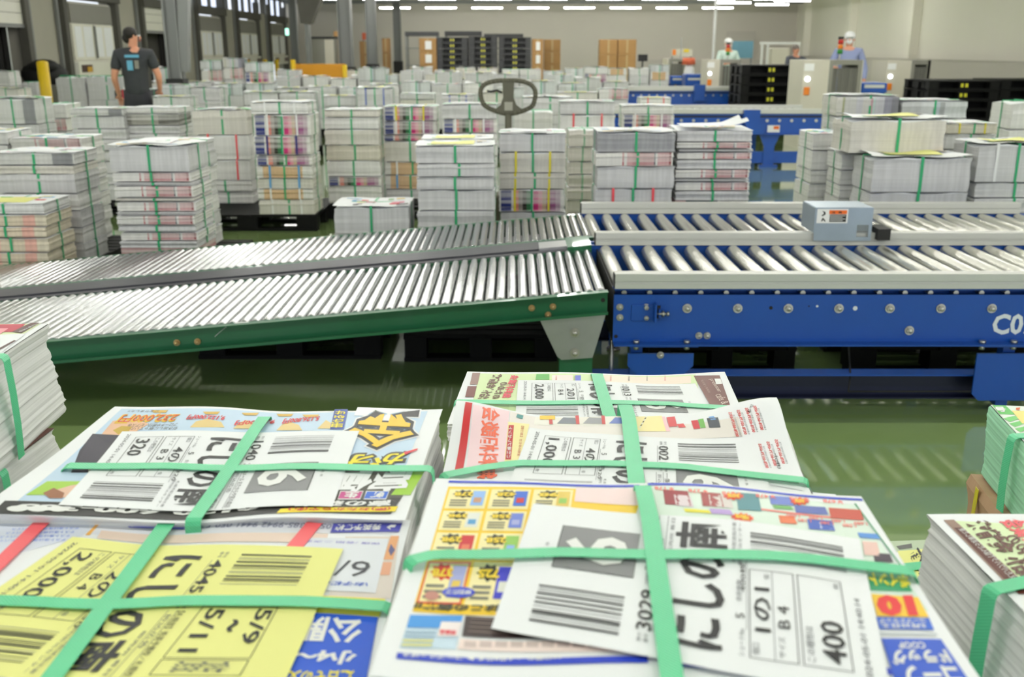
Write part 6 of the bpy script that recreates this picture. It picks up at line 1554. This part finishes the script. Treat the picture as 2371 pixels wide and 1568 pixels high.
# right half: medicines and household goods
tquad(mb, T5, [(1508, 1130), (1978, 1172), (2150, 1420), (1560, 1400)], ink(226, 240, 228), P)
tquad(mb, T5, [(1506, 1130), (1508, 1130), (1512, 1186), (1509, 1186)], ink(60, 150, 100), P + .0003); tquad(mb, T5, [(1977, 1170), (1981, 1170), (2110, 1345), (2106, 1345)], ink(60, 150, 100), P + .0003)
for x0, y0, x1, y1, c_ in ((1535, 1138, 1592, 1172, (150, 45, 55)), (1560, 1150, 1598, 1176, (230, 215, 220)), (1622, 1144, 1668, 1176, (165, 70, 70)), (1640, 1150, 1690, 1178, (225, 215, 210)), (1704, 1145, 1755, 1185, (80, 140, 150)), (1780, 1152, 1830, 1172, (110, 130, 210)), (1788, 1174, 1830, 1182, (110, 180, 90)),
                             (1838, 1174, 1910, 1192, (90, 105, 180)), (1918, 1180, 1992, 1204, (200, 80, 60)), (1582, 1182, 1640, 1190, (235, 225, 60)), (1642, 1182, 1690, 1194, (190, 160, 220)), (1802, 1198, 1838, 1216, (235, 120, 70)), (1868, 1206, 1925, 1230, (60, 95, 190)), (1890, 1214, 1925, 1228, (210, 215, 240)), (1985, 1238, 2030, 1250, (90, 150, 225)), (1996, 1258, 2030, 1290, (240, 200, 190)), (2020, 1285, 2060, 1305, (60, 45, 60))):
    tquad(mb, T5, [(x0, y0), (x1, y0 + (x1 - x0) * .07), (x1 + 8, y1 + (x1 - x0) * .07), (x0 + 5, y1)], ink(*c_), P + .0005)
for x0, y0, w_ in ((1672, 1146, 52), (1828, 1158, 46), (1690, 1194, 50), (1706, 1198, 40)):
    tpoly(mb, T5, [(x0 + w_ / 2 + w_ / 2 * (1 if k % 2 else .78) * math.cos(k * math.pi / 10), y0 + 8 + 9 * (1.1 if k % 2 else .7) * math.sin(k * math.pi / 10)) for k in range(20)], ink(232, 80, 45), P + .0008); ttext(mb, T5, '30%', (x0 + w_ - 12, y0 + 4), (x0 + 12, y0 + 3), (x0 + w_ - 12, y0 + 12), ink(250, 210, 60), P + .0011, .04)
for k in range(6): ttext(mb, T5, '￥%d78' % (k + 1), (1560 + k * 78, 1134 + k * 6), (1515 + k * 78, 1131 + k * 6), (1562 + k * 78, 1142 + k * 6), ink(240, 120, 110), P + .0008, .02)
for k in range(7): ttext(mb, T5, '1,%d80' % k, (1850 + k * 26, 1196 + k * 3 + (k % 2) * 8), (1820 + k * 26, 1194 + k * 3 + (k % 2) * 8), (1852 + k * 26, 1204 + k * 3 + (k % 2) * 8), ink(240, 120, 110), P + .0008, .02)
tquad(mb, T5, [(1762, 1182), (1995, 1206), (1997, 1210), (1762, 1186)], ink(240, 130, 120), P + .0004)
tquad(mb, T5, [(2005, 1325), (2090, 1330), (2112, 1375), (2015, 1372)], ink(50, 160, 110), P + .0004); ttext(mb, T5, 'ポイント', (2098, 1338), (2010, 1334), (2108, 1366), ink(245, 230, 60), P + .0008, .07)
tquad(mb, T5, [(2015, 1380), (2125, 1388), (2150, 1435), (2030, 1432)], ink(252, 205, 45), P + .0004); ttext(mb, T5, '10', (2106, 1388), (2032, 1388), (2118, 1428), ink(232, 40, 42), P + .0008, .07)
tquad(mb, T5, [(2028, 1434), (2150, 1436), (2162, 1464), (2036, 1462)], ink(42, 100, 215), P + .0004); ttext(mb, T5, 'コープドラッグ', (2140, 1438), (2034, 1438), (2144, 1448), m_lab, P + .0008, .03); ttext(mb, T5, '5月25日土', (2140, 1450), (2038, 1450), (2144, 1461), m_lab, P + .0008, .03)
tquad(mb, T5, [(2036, 1470), (2168, 1472), (2170, 1477), (2038, 1475)], ink(200, 205, 210), P + .0004)
tquad(mb, T5, [(2040, 1484), (2178, 1486), (2262, 1610), (2080, 1612)], ink(35, 85, 205), P + .0005)
ttext(mb, T5, 'COOP', (2138, 1494), (2078, 1494), (2144, 1508), m_lab, P + .0009, .03); ttext(mb, T5, 'ドラッグ', (2186, 1512), (2056, 1514), (2204, 1542), m_lab, P + .0009, .05); ttext(mb, T5, 'コープ', (2208, 1550), (2080, 1552), (2232, 1590), m_lab, P + .0009, .05)
fin(b5, mb)
label_sheet(b5, T5, [(2066, 1618), (1990, 1248), (1235, 1166), (1137, 1455)], m_paper, .0050, ('1の1', '3029'), 'B4', '400', kei='400枚', cust='コープドラッグ さっぽろ')
top_strap(b5, T5, [(958, 1296), (1010, 1284), (1300, 1279), (1600, 1284), (1900, 1297), (2105, 1322)], .94, lift=.0085, wid=.0155)
top_strap(b5, T5, [(1488, 1126), (1505, 1200), (1530, 1380), (1556, 1570), (1560, 1594)], .94, lift=.0095, wid=.0165)
under(c5, .94, 6, 'the supermarket flyer bundle', 15)
# ---- left edge bundles: corners from their visible right edge
def box_c(BR, FRd, W_, D_):
    d = (FRd - BR).normalized(); l = Vector((d.y, -d.x)) if Vector((d.y, -d.x)).x < 0 else Vector((-d.y, d.x)); return [BR + l * W_, BR, BR + d * D_, BR + l * W_ + d * D_]
ZL = 1.12
cl = box_c(Vector(atz(112, 752, ZL).xy), Vector(atz(0, 827, ZL).xy), .40, .30)
TL = Top(ZL, [(.001, 16, 9, 1)])
bl = near_bundle('thick white bundle with red and brown flyer on top, highest at left edge', None, .985, TL, cl, None, seed=21, jit=.0022, drift=.006, rings=36)
mb = MB(); tgrid(mb, TL, cl, O1, m_paper, 30, 20)
tquad(mb, TL, [(-140, 756), (95, 752), (40, 785), (-140, 800)], ink(226, 236, 190), P)
tquad(mb, TL, [(-60, 756), (60, 753), (38, 772), (-60, 772)], ink(190, 45, 68), P + .0004); tpoly(mb, TL, [(-40, 764), (20, 764), (0, 778), (-40, 778)], ink(240, 150, 160), P + .0007)
tquad(mb, TL, [(72, 751), (92, 751), (50, 775), (28, 772)], ink(80, 42, 34), P + .0007); ttext(mb, TL, '司法書士相談', (84, 753), (42, 772), (90, 754), m_lab, P + .0009)
tquad(mb, TL, [(-60, 782), (60, 776), (-10, 830), (-120, 840)], m_paper, P + .0006); tquad(mb, TL, [(33, 792), (38, 793), (0, 815), (-6, 813)], ink(80, 42, 34), P + .001)
fin(bl, mb)
top_strap(bl, TL, [(-260, 832), (2, 824)], .985, lift=.004, wid=.018, down=(True, True))
cl2 = box_c(Vector(atz(126, 992, .985).xy) , Vector(atz(0, 1087, .985).xy), .40, .30)
TL2 = Top(.983, [(.002, 14, 7, 2)])
bl2 = near_bundle('white bundle with dark brown sheet edge, lower at left edge', None, .85, TL2, cl2, None, seed=22, jit=.0022, drift=.006, rings=32)
mb = MB(); tgrid(mb, TL2, cl2, O1 * .5, ink(96, 58, 48), 14, 10); fin(bl2, mb)
top_strap(bl2, TL2, [(-240, 1100), (-2, 1090)], .85, lift=.001, wid=.018, down=(True, True))
under(cl2, .85, 4, 'the left edge bundles', 16)
# ---- right edge bundles
def box_r(BL, FLd, W_, D_):
    d = (FLd - BL).normalized(); l = Vector((-d.y, d.x)); l = l if l.x > 0 else -l; return [BL, BL + l * W_, BL + l * W_ + d * D_, BL + d * D_]
ZR = 1.0
cr = box_r(Vector(atz(2145, 1197, ZR).xy), Vector(atz(2371, 1422, ZR).xy), .40, .32)
TR = Top(ZR, [(.0022, 13, 8, .6)])
br = near_bundle('thick white bundle with pale green and brown flyer on top, front right', None, .83, TR, cr, None, seed=31, jit=.0018, drift=.006, rings=40)
mb = MB(); tgrid(mb, TR, cr, O1, m_paper, 30, 20)
tquad(mb, TR, [(2205, 1209), (2450, 1222), (2600, 1420), (2400, 1400)], ink(222, 238, 190), P)
tpoly(mb, TR, [(2184, 1208), (2208, 1207), (2375, 1356), (2330, 1356)], ink(150, 120, 105), P + .0003); tpoly(mb, TR, [(2208, 1226), (2228, 1226), (2398, 1380), (2358, 1380)], ink(92, 40, 28), P + .0005)
ttext(mb, TR, '最近増えたパワハラで悩んだら退職した後', (2366, 1372), (2218, 1230), (2382, 1366), m_lab, P + .0008)
ttext(mb, TR, '給付金請求', (2368, 1345), (2232, 1216), (2420, 1332), ink(92, 52, 36), P + .0008, .04); ttext(mb, TR, 'のための', (2420, 1330), (2322, 1250), (2450, 1318), ink(92, 52, 36), P + .0008, .03)
ttext(mb, TR, '無料相談会', (2440, 1310), (2312, 1212), (2490, 1300), ink(232, 90, 100), P + .0008, .04)
fin(br, mb)
top_strap(br, TR, [(2303, 1364), (2420, 1338), (2700, 1330)], .83, lift=.004, wid=.018)
under(cr, .83, 4, 'the thick bundle at front right', 17)
ZG = 1.0
cg = box_r(Vector(atz(2293, 940, ZG).xy), Vector(atz(2376, 1030, ZG).xy), .38, .22)
TG = Top(ZG, [(.0008, 9, 5, 0)])
bg = near_bundle('bundle of pale green paper with green and white cover, right edge', None, .893, TG, cg, None, seed=33, jit=.0008, drift=.002, m=edge_mat('paper_edges_near_green', rgb(170, 226, 190), lines=420.0, coarse=5, vary=.08, bmp=.12), rings=40)
mb = MB(); tgrid(mb, TG, cg, O1, m_paper, 16, 10); tquad(mb, TG, [(2296, 942), (2520, 948), (2560, 1030), (2360, 1012)], ink(235, 244, 232), P)
tquad(mb, TG, [(2297, 941), (2328, 942), (2350, 963), (2314, 962)], ink(90, 190, 85), P + .0004); ttext(mb, TG, '号', (2308, 957), (2330, 957), (2302, 946), m_lab, P + .0008, .05)
for k in range(3): tpoly(mb, TG, [(2322 + k * 14, 972 + k * 12), (2350 + k * 12, 966 + k * 12), (2362 + k * 10, 972 + k * 12), (2338 + k * 12, 980 + k * 12)], ink(110, 200, 105), P + .0005)
tquad(mb, TG, [(2342, 954), (2420, 958), (2440, 990), (2366, 984)], ink(250, 225, 130), P + .0006); tpoly(mb, TG, [(2352, 948), (2362, 947), (2360, 953), (2352, 953)], ink(235, 120, 70), P + .0008)
fin(bg, mb)
top_strap(bg, TG, [(2352, 1010), (2500, 1004), (2640, 1004)], .893, lift=.003, wid=.016)
cb_ = [p + (cg[2] - p) * .0 + (p - (cg[0] + cg[2]) / 2) * .06 for p in cg]
TB = Top(.89, [(.002, 14, 9, 1)])
cen = (cb_[0] + cb_[2]) / 2
t = thing('wrapped_parcel', 'brown paper wrapped parcel with yellow strap under the green paper bundle', 'parcel', (cen.x, cen.y, .79))
stack_body(cb_, .79, TB, 6, .002, 5, mat('brown_wrapping_paper', rgb(186, 150, 116), .75, vary=.12, scale=18, bump=.4, bscale=25), nseg=8).build('wrapped_body', t)
mb = MB(); tgrid(mb, TB, cb_, 0, mat('brown_wrapping_paper', rgb(186, 150, 116)), 8, 6); mb.build('folded_top', t)
e = cb_[3] - cb_[0]; a = cb_[0] + e * .22; ed = e.normalized(); nrm = Vector((ed.y, -ed.x, 0)); nrm = nrm if nrm.x < 0 else -nrm
mb = MB(); ribbon(mb, [Vector((a.x, a.y, .888)) + nrm * .005, Vector((a.x, a.y, .84)) + nrm * .006, Vector((a.x, a.y, .79)) + nrm * .005], [nrm] * 3, .013, SYl); mb.build('strap', t)
under(cg, .79, 4, 'the green paper bundle', 18, 'grey')
# yellow-labelled bundle between
ZY = .90
cy = world_c([(2010, 1262), (2320, 1246), (2460, 1400), (2085, 1402)], ZY)
TY = Top(ZY, [(.0015, 13, 8, .6)])
by = near_bundle('low bundle with yellow label, wedged between front centre and right bundles', None, .78, TY, cy, None, seed=35)
mb = MB(); tgrid(mb, TY, cy, O1, m_paper, 16, 12)
tquad(mb, TY, [(2060, 1256), (2200, 1250), (2210, 1275), (2075, 1282)], ink(190, 205, 175), P); tpoly(mb, TY, [(2075, 1268), (2110, 1262), (2112, 1272), (2082, 1276)], ink(90, 90, 88), P + .0004)
tquad(mb, TY, [(2078, 1280), (2230, 1268), (2300, 1390), (2110, 1392)], m_yel, P + .0008)
ttext(mb, TY, '北野', (2134, 1345), (2100, 1286), (2160, 1330), BLACK, P + .0014, .03)
fin(by, mb)
top_strap(by, TY, [(2072, 1316), (2160, 1308), (2330, 1300)], .78, lift=.004, down=(False, True))
under(cy, .78, 4, 'the wedged yellow-labelled bundle', 19)
tag(HID2.build('stacked_paper_bundles'), 'lower bundles of the near piles, mostly hidden under the printed flyer bundles', 'paper bundles', 'bundles stacked under the near ones', 'stuff')
# pallets beneath the near piles
def pallet_under(cs, label):
    xs = [p.x for c in cs for p in c]; ys = [p.y for c in cs for p in c]
    o = pallet((min(xs) + max(xs)) / 2, (min(ys) + max(ys)) / 2, 0, label); o.scale = ((max(xs) - min(xs)) / 1.06, (max(ys) - min(ys)) / 1.0, .148 / .14)
pallet_under([c1, c2], 'black pallet under the bundles with sheets 1040 and 4045')
pallet_under([c3, c4_, c5], 'black pallet under the three centre bundles')
pallet_under([cl2], 'black pallet under the left edge bundles'); pallet_under([cr], 'black pallet under the front right bundle'); pallet_under([cg], 'black pallet under the green paper bundle'); pallet_under([cy], 'black pallet under the wedged bundle')
